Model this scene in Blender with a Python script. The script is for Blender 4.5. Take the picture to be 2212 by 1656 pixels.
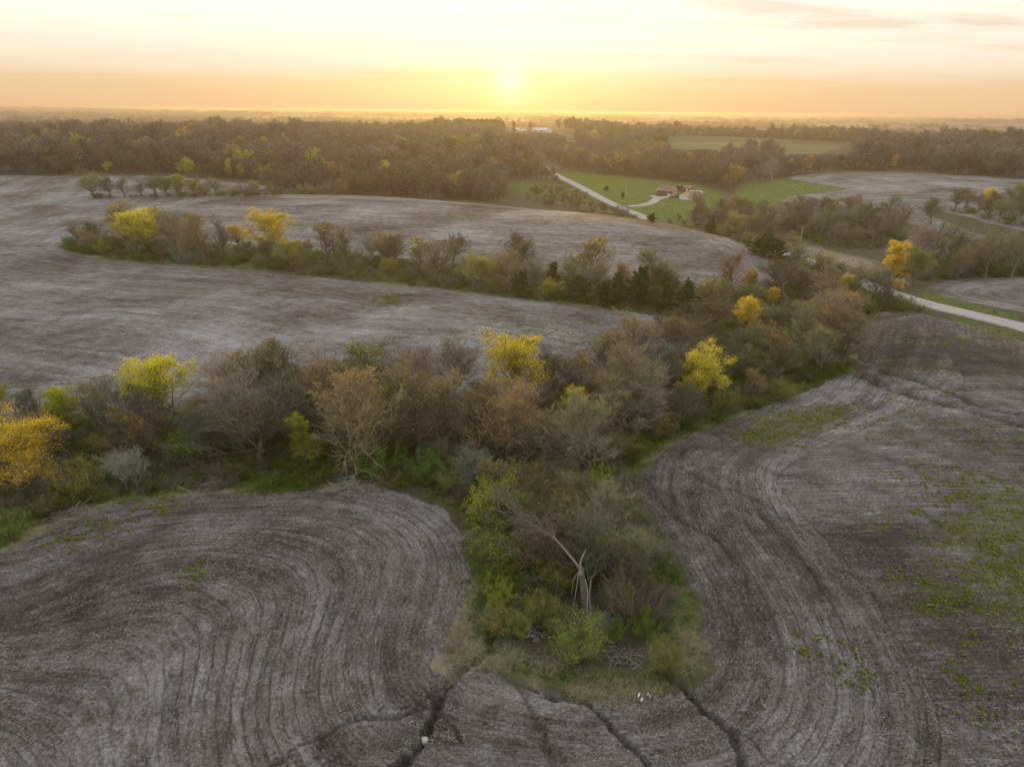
import bpy, math, random
import numpy as np
from mathutils import Matrix, Vector

for o in list(bpy.data.objects):
    bpy.data.objects.remove(o)
scene = bpy.context.scene
col = scene.collection
R = math.radians

# ------------------------------------------------------------------ camera
CAM_H, PITCH, ROLL = 35.0, R(21.75), R(0.57)
FPX, CX, CY = 1475.0, 1106.0, 828.0            # lens and centre in the units of a 2212 x 1656 frame
cam_data = bpy.data.cameras.new('camera')
cam = bpy.data.objects.new('camera', cam_data)
col.objects.link(cam)
scene.camera = cam
cam_data.sensor_fit = 'HORIZONTAL'
cam_data.sensor_width = 36.0
cam_data.lens = 36.0 * FPX / 2212.0
cam_data.clip_start, cam_data.clip_end = 0.5, 60000.0
CAM_M = Matrix.Rotation(R(90) - PITCH, 3, 'X') @ Matrix.Rotation(ROLL, 3, 'Z')
cam.matrix_world = Matrix.Translation((0, 0, CAM_H)) @ CAM_M.to_4x4()
CM = np.array(CAM_M)

# ------------------------------------------------------------------ sky, sun, exposure
SUN_EL, SUN_AZ = R(2.1), R(-0.4)
world = bpy.data.worlds.new('World')
scene.world = world
world.use_nodes = True


class NT:
    """short hand for building node trees"""
    def __init__(self, tree):
        self.t = tree
        tree.nodes.clear()

    def n(self, kind, **kw):
        nd = self.t.nodes.new(kind)
        for k, v in kw.items():
            if k.startswith('i_'):
                nd.inputs[k[2:].replace('_', ' ')].default_value = v
            else:
                setattr(nd, k, v)
        return nd

    def l(self, a, b):
        self.t.links.new(a, b)

    def put(self, sock, v):
        if hasattr(v, 'is_output'):
            self.l(v, sock)
        else:
            sock.default_value = v

    def m(self, op, a, b=None, c=None, clamp=False):
        nd = self.n('ShaderNodeMath', operation=op, use_clamp=clamp)
        for s, v in zip(nd.inputs, (a, b, c)):
            if v is not None:
                self.put(s, v)
        return nd.outputs[0]

    def vm(self, op, a, b=None):
        nd = self.n('ShaderNodeVectorMath', operation=op)
        self.put(nd.inputs[0], a)
        if b is not None:
            self.put(nd.inputs[1], b)
        return nd.outputs['Value'] if op == 'DOT_PRODUCT' else nd.outputs[0]

    def mix(self, f, a, b, mode='MIX'):
        nd = self.n('ShaderNodeMix', data_type='RGBA', blend_type=mode)
        self.put(nd.inputs[0], f)
        self.put(nd.inputs[6], a if hasattr(a, 'is_output') else (*a[:3], 1))
        self.put(nd.inputs[7], b if hasattr(b, 'is_output') else (*b[:3], 1))
        return nd.outputs[2]

    def ramp(self, f, stops, ease=False):
        nd = self.n('ShaderNodeValToRGB')
        if ease:
            nd.color_ramp.interpolation = 'EASE'
        e = nd.color_ramp.elements
        while len(e) < len(stops):
            e.new(0.5)
        for el, (p, c) in zip(e, stops):
            el.position = p
            el.color = (*c, 1) if isinstance(c, tuple) else (c, c, c, 1)
        self.put(nd.inputs[0], f)
        return nd.outputs[0]

    def noise(self, vec, scale, detail=3.0, rough=0.55, dist=0.0):
        nd = self.n('ShaderNodeTexNoise')
        if vec is not None:
            self.l(vec, nd.inputs['Vector'])
        nd.inputs['Scale'].default_value = scale
        nd.inputs['Detail'].default_value = detail
        nd.inputs['Roughness'].default_value = rough
        nd.inputs['Distortion'].default_value = dist
        return nd.outputs[0]

    def xyz(self, x, y, z):
        nd = self.n('ShaderNodeCombineXYZ')
        for s, v in zip(nd.inputs, (x, y, z)):
            self.put(s, v)
        return nd.outputs[0]


def build_world():
    w = NT(world.node_tree)
    out = w.n('ShaderNodeOutputWorld')
    bg = w.n('ShaderNodeBackground')
    w.l(bg.outputs[0], out.inputs[0])
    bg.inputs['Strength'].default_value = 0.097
    sky = w.n('ShaderNodeTexSky')
    sky.sky_type = 'NISHITA'
    sky.sun_disc = False
    sky.sun_elevation, sky.sun_rotation = SUN_EL, SUN_AZ
    sky.altitude, sky.air_density, sky.dust_density, sky.ozone_density = 300, 1.0, 2.0, 1.0
    tc = w.n('ShaderNodeTexCoord')
    d = tc.outputs['Generated']
    sep = w.n('ShaderNodeSeparateXYZ')
    w.l(d, sep.inputs[0])
    el = w.m('ARCSINE', w.m('MAXIMUM', sep.outputs[2], 0.0))            # elevation, radians
    deg = w.m('MULTIPLY', el, 180 / math.pi)
    sd = (math.sin(SUN_AZ) * math.cos(SUN_EL), math.cos(SUN_AZ) * math.cos(SUN_EL), math.sin(SUN_EL))
    dot = w.vm('DOT_PRODUCT', d, sd)
    ang = w.m('MULTIPLY', w.m('ARCCOSINE', w.m('MINIMUM', w.m('MAXIMUM', dot, -1.0), 1.0)), 180 / math.pi)
    # dusty evening air, its unseen upper dome lifted and made bluer as ambient fill: colour by height above the horizon, dimming away from the sun
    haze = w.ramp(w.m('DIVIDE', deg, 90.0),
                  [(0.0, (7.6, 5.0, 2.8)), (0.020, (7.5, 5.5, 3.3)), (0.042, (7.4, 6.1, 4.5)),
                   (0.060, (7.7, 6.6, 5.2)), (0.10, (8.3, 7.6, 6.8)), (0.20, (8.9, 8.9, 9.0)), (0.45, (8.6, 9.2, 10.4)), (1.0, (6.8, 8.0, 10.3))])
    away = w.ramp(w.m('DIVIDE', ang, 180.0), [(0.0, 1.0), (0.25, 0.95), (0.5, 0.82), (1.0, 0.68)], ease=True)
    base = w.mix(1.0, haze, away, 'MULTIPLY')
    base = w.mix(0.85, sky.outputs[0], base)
    # glow of the veiled sun
    g1 = w.m('POWER', 2.718, w.m('MULTIPLY', w.m('POWER', w.m('DIVIDE', ang, 1.25), 1.7), -1.0))
    g2 = w.m('POWER', 2.718, w.m('MULTIPLY', w.m('DIVIDE', ang, 6.0), -1.0))
    glow = w.mix(1.0, w.mix(1.0, (3.2, 3.0, 2.2), w.xyz(g1, g1, g1), 'MULTIPLY'),
                 w.mix(1.0, (1.6, 1.25, 0.4), w.xyz(g2, g2, g2), 'MULTIPLY'), 'ADD')
    base = w.mix(1.0, base, glow, 'ADD')
    # thin high cloud: planar layer seen in perspective
    k = w.m('ADD', w.m('MAXIMUM', sep.outputs[2], 0.0), 0.045)
    px = w.m('DIVIDE', sep.outputs[0], k)
    py = w.m('DIVIDE', sep.outputs[1], k)
    pv = w.xyz(w.m('ADD', w.m('MULTIPLY', px, 0.30), w.m('MULTIPLY', py, 0.12)),
               w.m('SUBTRACT', w.m('MULTIPLY', py, 0.75), w.m('MULTIPLY', px, 0.10)), 3.7)
    c1 = w.noise(pv, 0.75, 8, 0.58, 0.5)
    c2 = w.noise(pv, 0.22, 4, 0.5, 0.3)
    cl = w.m('ADD', w.m('MULTIPLY', c1, 0.62), w.m('MULTIPLY', c2, 0.50))
    cm = w.ramp(cl, [(0.52, 0.0), (0.555, 0.65), (0.62, 1.0)])
    fade = w.ramp(w.m('DIVIDE', deg, 30.0), [(0.05, 0.0), (0.12, 0.5), (0.22, 1.0)])
    cmf = w.m('MULTIPLY', cm, fade)
    base = w.mix(w.m('MULTIPLY', cmf, 0.80), base, w.mix(1.0, (10.0, 9.2, 7.9), away, 'MULTIPLY'))
    dk = w.ramp(w.noise(pv, 1.7, 6, 0.6, 0.6), [(0.58, 0.0), (0.74, 1.0)])
    base = w.mix(w.m('MULTIPLY', w.m('MULTIPLY', dk, fade), 0.48), base, w.mix(1.0, (6.8, 5.4, 4.6), away, 'MULTIPLY'))
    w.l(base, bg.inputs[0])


build_world()
sun_data = bpy.data.lights.new('sun', 'SUN')
sun = bpy.data.objects.new('sun', sun_data)
col.objects.link(sun)
sun_data.energy = 2.9
sun_data.angle = R(2.0)
sun_data.color = (1.0, 0.60, 0.12)
sun.rotation_euler = (R(90) - SUN_EL, 0, math.pi - SUN_AZ)
sun.location = (0, 60, 60)
scene.view_settings.view_transform = 'Standard'
scene.view_settings.look = 'None'
scene.view_settings.gamma = 1.0
scene.view_settings.use_curve_mapping = False
scene.view_settings.exposure = 0.42
scene.render.engine = 'CYCLES'
scene.cycles.max_bounces = 4
scene.cycles.adaptive_threshold = 0.01
scene.cycles.diffuse_bounces = 2
scene.cycles.transmission_bounces = 3
scene.cycles.volume_bounces = 0
scene.cycles.use_denoising = True
scene.cycles.denoiser = 'OPENIMAGEDENOISE'
scene.cycles.denoising_input_passes = 'RGB_ALBEDO_NORMAL'

# ------------------------------------------------------------------ helpers: projection, noise, geometry
rng = np.random.default_rng(20240419)
random.seed(7)


def rays(u, v):
    u, v = np.atleast_1d(np.asarray(u, float)), np.atleast_1d(np.asarray(v, float))
    d = np.stack([(u - CX) / FPX, -(v - CY) / FPX, -np.ones_like(u)], -1)
    return d @ CM.T


def project(p):
    q = (np.atleast_2d(np.asarray(p, float)) - np.array([0, 0, CAM_H])) @ CM
    w = np.maximum(-q[:, 2], 1e-3)
    return np.stack([CX + FPX * q[:, 0] / w, CY - FPX * q[:, 1] / w], -1)


def plane_pt(u, v, z):
    d = rays(u, v)[0]
    s = (z - CAM_H) / d[2]
    return d[0] * s, d[1] * s


def hash2(ix, iy, seed):
    h = (ix.astype(np.int64) * 374761393 + iy.astype(np.int64) * 668265263 + seed * 982451653) & 0xFFFFFFFF
    h = ((h ^ (h >> 13)) * 1274126177) & 0xFFFFFFFF
    return ((h ^ (h >> 16)) & 0xFFFFFF) / float(0xFFFFFF)


def vnoise(x, y, seed=0):
    ix, iy = np.floor(x), np.floor(y)
    fx, fy = x - ix, y - iy
    fx, fy = fx * fx * (3 - 2 * fx), fy * fy * (3 - 2 * fy)
    a, b = hash2(ix, iy, seed), hash2(ix + 1, iy, seed)
    c, d = hash2(ix, iy + 1, seed), hash2(ix + 1, iy + 1, seed)
    return (a + (b - a) * fx) * (1 - fy) + (c + (d - c) * fx) * fy


def fbm(x, y, seed=0, oct=4, rough=0.5):
    t, a, s = 0.0, 1.0, 0.0
    for i in range(oct):
        t = t + a * vnoise(x * 2 ** i + 17.3 * i, y * 2 ** i - 9.1 * i, seed + i)
        s += a
        a *= rough
    return t / s


def smooth(a, b, x):
    t = np.clip((x - a) / (b - a), 0, 1)
    return t * t * (3 - 2 * t)


def seg_dist(x, y, poly, closed=False):
    """distance to a polyline and the running length of the nearest point"""
    P = np.asarray(poly, float)
    if closed:
        P = np.vstack([P, P[:1]])
    best = np.full(x.shape, 1e9)
    arc = np.zeros(x.shape)
    run = 0.0
    for a, b in zip(P[:-1], P[1:]):
        ab = b - a
        L2 = max(ab @ ab, 1e-9)
        t = np.clip(((x - a[0]) * ab[0] + (y - a[1]) * ab[1]) / L2, 0, 1)
        dd = np.hypot(x - a[0] - t * ab[0], y - a[1] - t * ab[1])
        k = dd < best
        best = np.where(k, dd, best)
        L = math.sqrt(L2)
        arc = np.where(k, run + t * L, arc)
        run += L
    return best, arc


def inside(x, y, poly):
    P = np.asarray(poly, float)
    r = np.zeros(x.shape, bool)
    for (ax, ay), (bx, by) in zip(P, np.roll(P, -1, 0)):
        if ay == by:
            continue
        c = ((ay > y) != (by > y)) & (x < (bx - ax) * (y - ay) / (by - ay) + ax)
        r ^= c
    return r


def catmull(P, step):
    P = np.asarray(P, float)
    Q = np.vstack([2 * P[0] - P[1], P, 2 * P[-1] - P[-2]])
    out = []
    for i in range(1, len(Q) - 2):
        n = max(2, int(np.linalg.norm(Q[i + 1] - Q[i]) / step))
        for t in np.arange(n) / n:
            a, b, c, d = Q[i - 1], Q[i], Q[i + 1], Q[i + 2]
            out.append(0.5 * (2 * b + (c - a) * t + (2 * a - 5 * b + 4 * c - d) * t * t + (3 * b - a - 3 * c + d) * t ** 3))
    out.append(Q[-2])
    return np.array(out)


def mesh_np(name, V, F, mat=None, smooth_=False, attrs=None):
    """F: list of int arrays (n,3) or (n,4)"""
    me = bpy.data.meshes.new(name)
    V = np.asarray(V, np.float32)
    if not isinstance(F, (list, tuple)):
        F = [F]
    F = [np.asarray(f, np.int32) for f in F if len(f)]
    tot = np.concatenate([np.full(len(f), f.shape[1], np.int32) for f in F])
    idx = np.concatenate([f.ravel() for f in F])
    me.vertices.add(len(V))
    me.vertices.foreach_set('co', V.ravel())
    me.loops.add(len(idx))
    me.loops.foreach_set('vertex_index', idx)
    me.polygons.add(len(tot))
    st = np.zeros(len(tot), np.int32)
    st[1:] = np.cumsum(tot)[:-1]
    me.polygons.foreach_set('loop_start', st)
    me.polygons.foreach_set('loop_total', tot)
    if smooth_:
        me.polygons.foreach_set('use_smooth', np.ones(len(tot), bool))
    for k, a in (attrs or {}).items():
        at_ = me.attributes.new(k, 'FLOAT', 'POINT')
        at_.data.foreach_set('value', np.asarray(a, np.float32))
    me.update(calc_edges=True)
    if mat:
        for m_ in (mat if isinstance(mat, (list, tuple)) else [mat]):
            me.materials.append(m_)
    return me


def obj(name, me, parent=None, loc=None, color=None):
    o = bpy.data.objects.new(name, me)
    col.objects.link(o)
    if parent is not None:
        o.parent = parent
    if loc is not None:
        o.location = loc
    if color is not None:
        o.color = (*color, 1)
    return o


def tag(o, label, cat, group=None, kind=None):
    o['label'] = label
    o['category'] = cat
    if group:
        o['group'] = group
    if kind:
        o['kind'] = kind
    return o


def thing(name, label, cat, loc, rotz=0.0, group=None):
    o = bpy.data.objects.new(name, None)
    o.empty_display_size = 0.3
    col.objects.link(o)
    o.location = loc
    o.rotation_euler = (0, 0, rotz)
    return tag(o, label, cat, group)

# ------------------------------------------------------------------ terrain: heights
CTRL = [  # (u, v, z): a spot seen in the picture and its height over the near field
    (0, 1650, 0), (400, 1650, 0), (800, 1650, -.2), (1200, 1650, -.2), (1600, 1650, 0), (2000, 1650, .3), (2212, 1650, .5),
    (0, 1300, 0), (400, 1300, .4), (700, 1300, .4), (900, 1300, .1), (1050, 1420, -.9), (1250, 1330, -1.5), (1250, 1150, -2.2),
    (1450, 1400, -.4), (1600, 1300, .2), (1900, 1300, .8), (2212, 1300, 1.2), (300, 1110, 0), (700, 1060, .2), (0, 1200, -.5),
    (0, 1100, -2), (500, 1010, -2), (950, 1030, -1.5), (1200, 950, -3), (1000, 940, -2.5), (1450, 1000, -.3), (1700, 1000, .5),
    (2000, 1000, 1.2), (2212, 1000, 1.5), (1400, 880, -3), (1600, 800, -2.5), (1750, 700, -2), (1850, 810, -.5), (2000, 800, .4),
    (2212, 800, .8), (2000, 700, .2), (2212, 710, .5), (0, 900, -1), (500, 870, -1.2), (1000, 855, -1.6), (1400, 800, -1.5),
    (0, 700, 1), (500, 700, 1.2), (1000, 720, .8), (1450, 700, -.7), (0, 560, 2), (500, 578, 1), (1000, 618, .2), (1400, 668, -1.2),
    (300, 535, .5), (700, 575, 0), (1100, 615, -.7), (1500, 650, -1.7), (0, 500, 2.2), (500, 490, 2.4), (900, 500, 2.4),
    (1300, 550, 1.4), (1600, 590, -.8), (0, 431, 1.6), (300, 429, 2.0), (600, 421, 3.0), (800, 424, 3.0), (1000, 438, 2.6),
    (1300, 463, 1.9), (1450, 482, 1.3), (1580, 510, .5), (1655, 540, -.5),
    (100, 390, 4.6), (450, 397, 3.2), (0, 382, 5.2), (300, 383, 5.0),
    (1440, 415, -8), (1350, 440, -8.3), (1250, 400, -6), (1400, 470, -8.3), (1200, 375, -4), (1550, 430, -7.5), (1600, 470, -6.5),
    (1650, 505, -5.5), (1700, 480, -4.5), (1850, 480, -2.2), (2100, 470, 0), (2000, 420, 1), (1800, 400, -1), (2212, 385, 4),
    (1900, 372, 3), (2100, 377, 4), (1800, 530, -4.5), (1950, 560, -4), (2100, 580, -3.5), (2212, 590, -3), (2212, 640, -1.8),
    (1700, 540, -3.0), (1850, 600, -2.6), (2212, 500, -2.2), (2000, 610, -2.6), (1500, 312, 9), (1700, 318, 8), (1800, 326, 7),
    (1600, 345, 1), (1450, 330, 4), (2000, 345, 4), (2212, 345, 5), (1130, 286, 13), (1230, 300, 10), (1150, 340, 2),
    (100, 306, 8), (600, 304, 9), (100, 350, 6), (600, 360, 3),
]
XYZ = [(-62, 335, -2.5), (-62, 400, -1), (-10, 330, -5), (40, 300, -7), (-130, 350, 0), (20, 380, -5),
       (65, 240, -4.5), (80, 225, -5), (10, 620, -1), (15, 760, 1), (20, 880, 5), (75, 780, 2), (90, 620, -1),
       (20, 985, 13.2), (65, 985, 12.8), (-60, 985, 12.8), (20, 1060, 12.5), (120, 985, 11),
       (61, 285, -9), (65, 262, -8.8), (69, 240, -8), (73, 220, -6.8)]
for th in (-60, -40, -25, -10, 5, 20, 35, 60):
    s, c = math.sin(R(th)), math.cos(R(th))
    XYZ += [(s * 1050, c * 1050, 0 if th < -3 else (9 if th < 10 else 0)), (s * 1600, c * 1600, -6), (s * 2600, c * 2600, -4),
            (s * 5000, c * 5000, -2), (s * 15000, c * 15000, 2)]
for th in (-75, -60, 60, 75):
    s, c = math.sin(R(th)), math.cos(R(th))
    XYZ += [(s * 20, c * 20, 0), (s * 60, c * 60, 0), (s * 150, c * 150, 1), (s * 320, c * 320, 2), (s * 600, c * 600, 4)]
for th in (-40, 0, 40):
    XYZ += [(math.sin(R(th)) * 8, math.cos(R(th)) * 8, 0)]
CP = np.array([(*plane_pt(u, v, z), z) for u, v, z in CTRL] + XYZ)


def warp(x, y):
    r = np.hypot(x, y) + 1e-6
    return np.arctan2(x, y), np.log(r)


def _kern(a1, b1, a2, b2):
    d2 = (a1 - a2) ** 2 * 1.4 + (b1 - b2) ** 2
    return d2 * np.log(d2 + 1e-9) * 0.5


_wa, _wb = warp(CP[:, 0], CP[:, 1])
_n = len(CP)
_A = np.zeros((_n + 3, _n + 3))
_A[:_n, :_n] = _kern(_wa[:, None], _wb[:, None], _wa[None], _wb[None]) + np.eye(_n) * 0.004
_A[:_n, _n:] = np.stack([np.ones(_n), _wa, _wb], -1)
_A[_n:, :_n] = _A[:_n, _n:].T
_W = np.linalg.solve(_A, np.concatenate([CP[:, 2], [0, 0, 0]]))


def h_macro(x, y):
    a, b = warp(x, y)
    z = _W[_n] + _W[_n + 1] * a + _W[_n + 2] * b
    for i in range(_n):
        z = z + _W[i] * _kern(a, b, _wa[i], _wb[i])
    fade = 1 - smooth(R(58), R(85), np.abs(a))
    r = np.exp(b)
    hills = (fbm(x / 300 + 3.1, y / 300, 5, 3) - .5) * 17 * smooth(450, 1100, r)
    far = (fbm(x / 1500 + 1.7, y / 1100, 9, 3) - .55) * 34 * smooth(1300, 3500, r) * (1 - .6 * smooth(5000, 12000, r))
    hills = hills * (1 - np.exp(-(((x - 20) / 230) ** 2 + ((y - 960) / 330) ** 2) ** 2))
    return z * fade + hills * (1 - smooth(1500, 3000, r) * .4) + far


dth = R(0.17)
_dense = np.arange(-R(48.5), R(48.5), dth)
_co = R(48.5) + np.cumsum(np.linspace(R(.6), R(9), 28))
_co = _co[_co < R(179)]
TH = np.concatenate([-_co[::-1], _dense, _co])
_r1 = np.array([.02, 2, 4, 7, 10, 13, 16, 19, 21, 22.5])
_r2 = 24 * np.exp(np.arange(0, math.log(95 / 24), .0037))
_r3 = _r2[-1] * np.exp(np.arange(.0075, math.log(420 / _r2[-1]), .0075))
_r4 = _r3[-1] * np.exp(np.arange(.018, math.log(14000 / _r3[-1]), .018))
RR = np.concatenate([_r1, _r2, _r3, _r4])
NR, NTH = len(RR), len(TH)
GX = RR[:, None] * np.sin(TH)[None]
GY = RR[:, None] * np.cos(TH)[None]
Z = h_macro(GX, GY)
LR = np.log(RR)


def hmap(x, y):
    x, y = np.asarray(x, float), np.asarray(y, float)
    a, b = warp(x, y)
    i = np.clip(np.searchsorted(LR, b) - 1, 0, NR - 2)
    j = np.clip(np.searchsorted(TH, a) - 1, 0, NTH - 2)
    fi = np.clip((np.exp(b) - RR[i]) / (RR[i + 1] - RR[i]), 0, 1)
    fj = np.clip((a - TH[j]) / (TH[j + 1] - TH[j]), 0, 1)
    return (Z[i, j] * (1 - fj) + Z[i, j + 1] * fj) * (1 - fi) + (Z[i + 1, j] * (1 - fj) + Z[i + 1, j + 1] * fj) * fi


_S = 22 * np.exp(np.linspace(0, math.log(13500 / 22), 520))


def at(u, v):
    """ground points under picture spots"""
    d = rays(u, v)
    hz = np.hypot(d[:, 0], d[:, 1])
    out = np.zeros((len(d), 3))
    for c in range(0, len(d), 4000):
        dd, hh = d[c:c + 4000], hz[c:c + 4000]
        x = dd[:, :1] / hh[:, None] * _S
        y = dd[:, 1:2] / hh[:, None] * _S
        gap = CAM_H + dd[:, 2:3] / hh[:, None] * _S - hmap(x, y)
        k = np.argmax(gap < 0, 1)
        k = np.where((gap < 0).any(1), np.maximum(k, 1), len(_S) - 1)
        ii = np.arange(len(dd))
        g0, g1 = gap[ii, k - 1], gap[ii, k]
        t = np.clip(g0 / np.where(np.abs(g0 - g1) < 1e-9, 1e-9, g0 - g1), 0, 1)
        s = _S[k - 1] + (_S[k] - _S[k - 1]) * t
        px, py = dd[:, 0] / hh * s, dd[:, 1] / hh * s
        out[c:c + 4000] = np.stack([px, py, hmap(px, py)], -1)
    return out


def pts(l):
    l = np.asarray(l, float)
    return at(l[:, 0], l[:, 1])[:, :2]


# ------------------------------------------------------------------ terrain: what grows where
DRAW = pts([(-260, 1290), (-120, 1235), (0, 1190), (60, 1152), (130, 1118), (220, 1090), (330, 1074), (480, 1064), (650, 1058), (790, 1056),
            (880, 1066), (950, 1092), (1000, 1140), (1018, 1200), (1022, 1260), (1008, 1320), (985, 1370), (955, 1395), (945, 1440),
            (985, 1450), (1035, 1435), (1075, 1455), (1130, 1478), (1220, 1500), (1330, 1506), (1420, 1500), (1490, 1480), (1535, 1440),
            (1510, 1370), (1495, 1290), (1450, 1215), (1400, 1130), (1378, 1060), (1385, 1010), (1430, 968), (1520, 925), (1610, 892),
            (1700, 856), (1790, 822), (1850, 800), (1838, 750), (1835, 715), (1850, 690), (1900, 676), (1990, 674), (2010, 664), (1960, 646),
            (1900, 622), (1850, 600), (1780, 575), (1720, 556), (1670, 560), (1690, 600), (1640, 640), (1560, 690), (1505, 700),
            (1480, 740), (1400, 780), (1300, 815), (1150, 845), (1000, 862), (800, 872), (500, 880), (250, 890), (0, 905), (-260, 930)])
HEDGE = pts([(125, 533), (170, 550), (330, 570), (560, 585), (700, 599), (900, 622), (1100, 642), (1300, 666), (1480, 690), (1515, 702),
             (1570, 690), (1650, 640), (1620, 618), (1540, 622), (1400, 612), (1200, 590), (1000, 572), (800, 553), (600, 538), (400, 522),
             (250, 515), (160, 520)])
F_MID = pts([(-300, 935), (0, 905), (250, 890), (500, 880), (800, 872), (1000, 862), (1150, 845), (1300, 815), (1400, 780), (1480, 740),
             (1505, 700), (1480, 690), (1300, 666), (1100, 642), (900, 622), (700, 599), (560, 585), (330, 570), (170, 550), (125, 533), (-300, 533)])
F_HILL = np.vstack([pts([(-300, 533), (125, 533), (160, 520), (250, 515), (400, 522), (600, 538), (800, 553), (1000, 572), (1200, 590), (1400, 612),
                         (1540, 622), (1620, 618), (1690, 600), (1668, 560), (1640, 545), (1590, 522), (1500, 497), (1420, 482), (1300, 467)]),
                    pts([(1150, 452), (1000, 441), (850, 430), (700, 424)]) + np.array([[2, 16]] * 4),
                    pts([(560, 424), (400, 428), (200, 431), (0, 433), (-300, 436)]) + np.array([[0, 8]] * 5)])
F_LEFT = pts([(-300, 384), (0, 379), (200, 381), (330, 380), (450, 388), (545, 398), (600, 405), (540, 412), (440, 424), (300, 425.5), (150, 426.5), (-300, 428)])
F_RIGHT = pts([(1700, 425), (1830, 408), (1690, 384), (1760, 376), (1880, 370), (2000, 374), (2212, 388), (2450, 400), (2450, 520),
               (2212, 500), (2130, 482), (2030, 456), (1975, 445), (2020, 470), (2100, 500), (2212, 530), (2212, 540), (2040, 505), (1950, 480), (1880, 470), (1780, 472),
               (1700, 455), (1680, 440)])
F_ROAD = pts([(1995, 625), (2020, 612), (2080, 602), (2212, 597), (2500, 590), (2500, 760), (2350, 716), (2212, 675), (2100, 655), (2030, 640)])
LAWN = pts([(1205, 374), (1250, 372), (1330, 380), (1400, 388), (1500, 397), (1560, 420), (1540, 455), (1470, 480), (1420, 478), (1375, 462),
            (1340, 446), (1290, 422), (1240, 396)])
PASTURE = pts([(1080, 402), (1130, 392), (1190, 383), (1230, 400), (1290, 430), (1320, 450), (1200, 440), (1120, 425)])
MEADOW = pts([(1595, 405), (1640, 394), (1700, 388), (1830, 407), (1760, 416), (1700, 425), (1690, 436), (1640, 452), (1600, 440)])
F_FAR = pts([(1425, 300), (1500, 298), (1600, 297), (1690, 303), (1760, 308), (1830, 308), (1850, 313), (1800, 322), (1760, 335), (1700, 345), (1560, 335), (1480, 330), (1435, 315)])
DRYSTRIP = pts([(1690, 528), (1730, 528), (1800, 545), (1880, 562), (1900, 580), (1840, 580), (1760, 562), (1700, 548)])
ROADPX = [(2420, 770), (2300, 733), (2212, 703), (2100, 680), (2000, 657), (1950, 643), (1870, 614), (1780, 578), (1720, 553)]
ROADC = np.vstack([pts(ROADPX), np.array([(64.5, 262)]), pts([(1398, 473), (1340, 448), (1290, 424), (1240, 397), (1200, 377)])])
ROADC = np.vstack([ROADC, ROADC[-1] + (ROADC[-1] - ROADC[-2]) * 1.6])
ROAD = catmull(ROADC, 2.5)
for _ in range(12):
    ROAD[1:-1] = (ROAD[:-2] + 2 * ROAD[1:-1] + ROAD[2:]) / 4
ROAD_W = 2.8
_rz = hmap(ROAD[:, 0], ROAD[:, 1])
for _ in range(20):
    _rz[1:-1] = (_rz[:-2] + 2 * _rz[1:-1] + _rz[2:]) / 4
_ra = np.concatenate([[0], np.cumsum(np.linalg.norm(np.diff(ROAD, axis=0), axis=1))])

near = (RR[:, None] < 700) & (np.abs(TH)[None] < R(75))
ix = np.nonzero(near.ravel())[0]
X, Y = GX.ravel()[ix], GY.ravel()[ix]
RAD = np.hypot(X, Y)


def full(v, fill=0.0):
    a = np.full(NR * NTH, fill)
    a[ix] = v
    return a


rd, ra_ = seg_dist(X, Y, ROAD)
road_z = np.interp(ra_, _ra, _rz)
zf = Z.ravel()
zf[ix] = zf[ix] * smooth(ROAD_W + .4, 13, rd) + road_z * (1 - smooth(ROAD_W + .4, 13, rd)) - .55 * np.exp(-((rd - 6.2) / 1.5) ** 2)

fields = {}
wob = (fbm(X / 2.2, Y / 2.2, 31, 3) - .5) * 1.6           # uneven field edges


def sdist(poly):
    d, _ = seg_dist(X, Y, poly, True)
    return np.where(inside(X, Y, poly), d, -d)


s_draw, s_hedge = sdist(DRAW), sdist(HEDGE)
NEAR = np.vstack([pts([(-400, 1330), (-260, 1290), (0, 1190), (500, 1000), (1200, 870), (1600, 780), (1800, 720), (1900, 690), (2010, 680),
                       (2100, 700), (2212, 722), (2420, 790)]), np.array([(160, 60), (90, 4), (0, -20), (-90, 4), (-90, 40)])])
s_near = np.minimum(sdist(NEAR), -s_draw)
sds = {'near': s_near, 'mid': sdist(F_MID), 'hill': sdist(F_HILL), 'left': sdist(F_LEFT), 'right': sdist(F_RIGHT), 'road': sdist(F_ROAD)}
def blur(a, k, n=3):
    for _ in range(n):
        for ax in (0, 1):
            p_ = np.pad(a, [(k, k) if q == ax else (0, 0) for q in (0, 1)], mode='edge')
            c_ = np.cumsum(p_, ax)
            z_ = np.zeros_like(np.take(c_, [0], ax))
            c_ = np.concatenate([z_, c_], ax)
            w_ = 2 * k + 1
            a = (np.take(c_, np.arange(w_, c_.shape[ax]), ax) - np.take(c_, np.arange(0, c_.shape[ax] - w_), ax)) / w_
    return a


s_round = blur(full(-s_draw, 40).reshape(NR, NTH), 26).ravel()[ix]     # rows swing round corners
soil = np.zeros_like(X)
rowv = np.zeros_like(X)
rid = np.zeros(len(X), int)
for k, (nm, s) in enumerate(sds.items()):
    e = .5 + .004 * RAD
    soil = np.maximum(soil, smooth(-e, e, s + wob - .4))
    rid = np.where(s > 0, k + 1, rid)
    rowv = np.where(s > -3, s_round if k == 0 else s, rowv)
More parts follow.
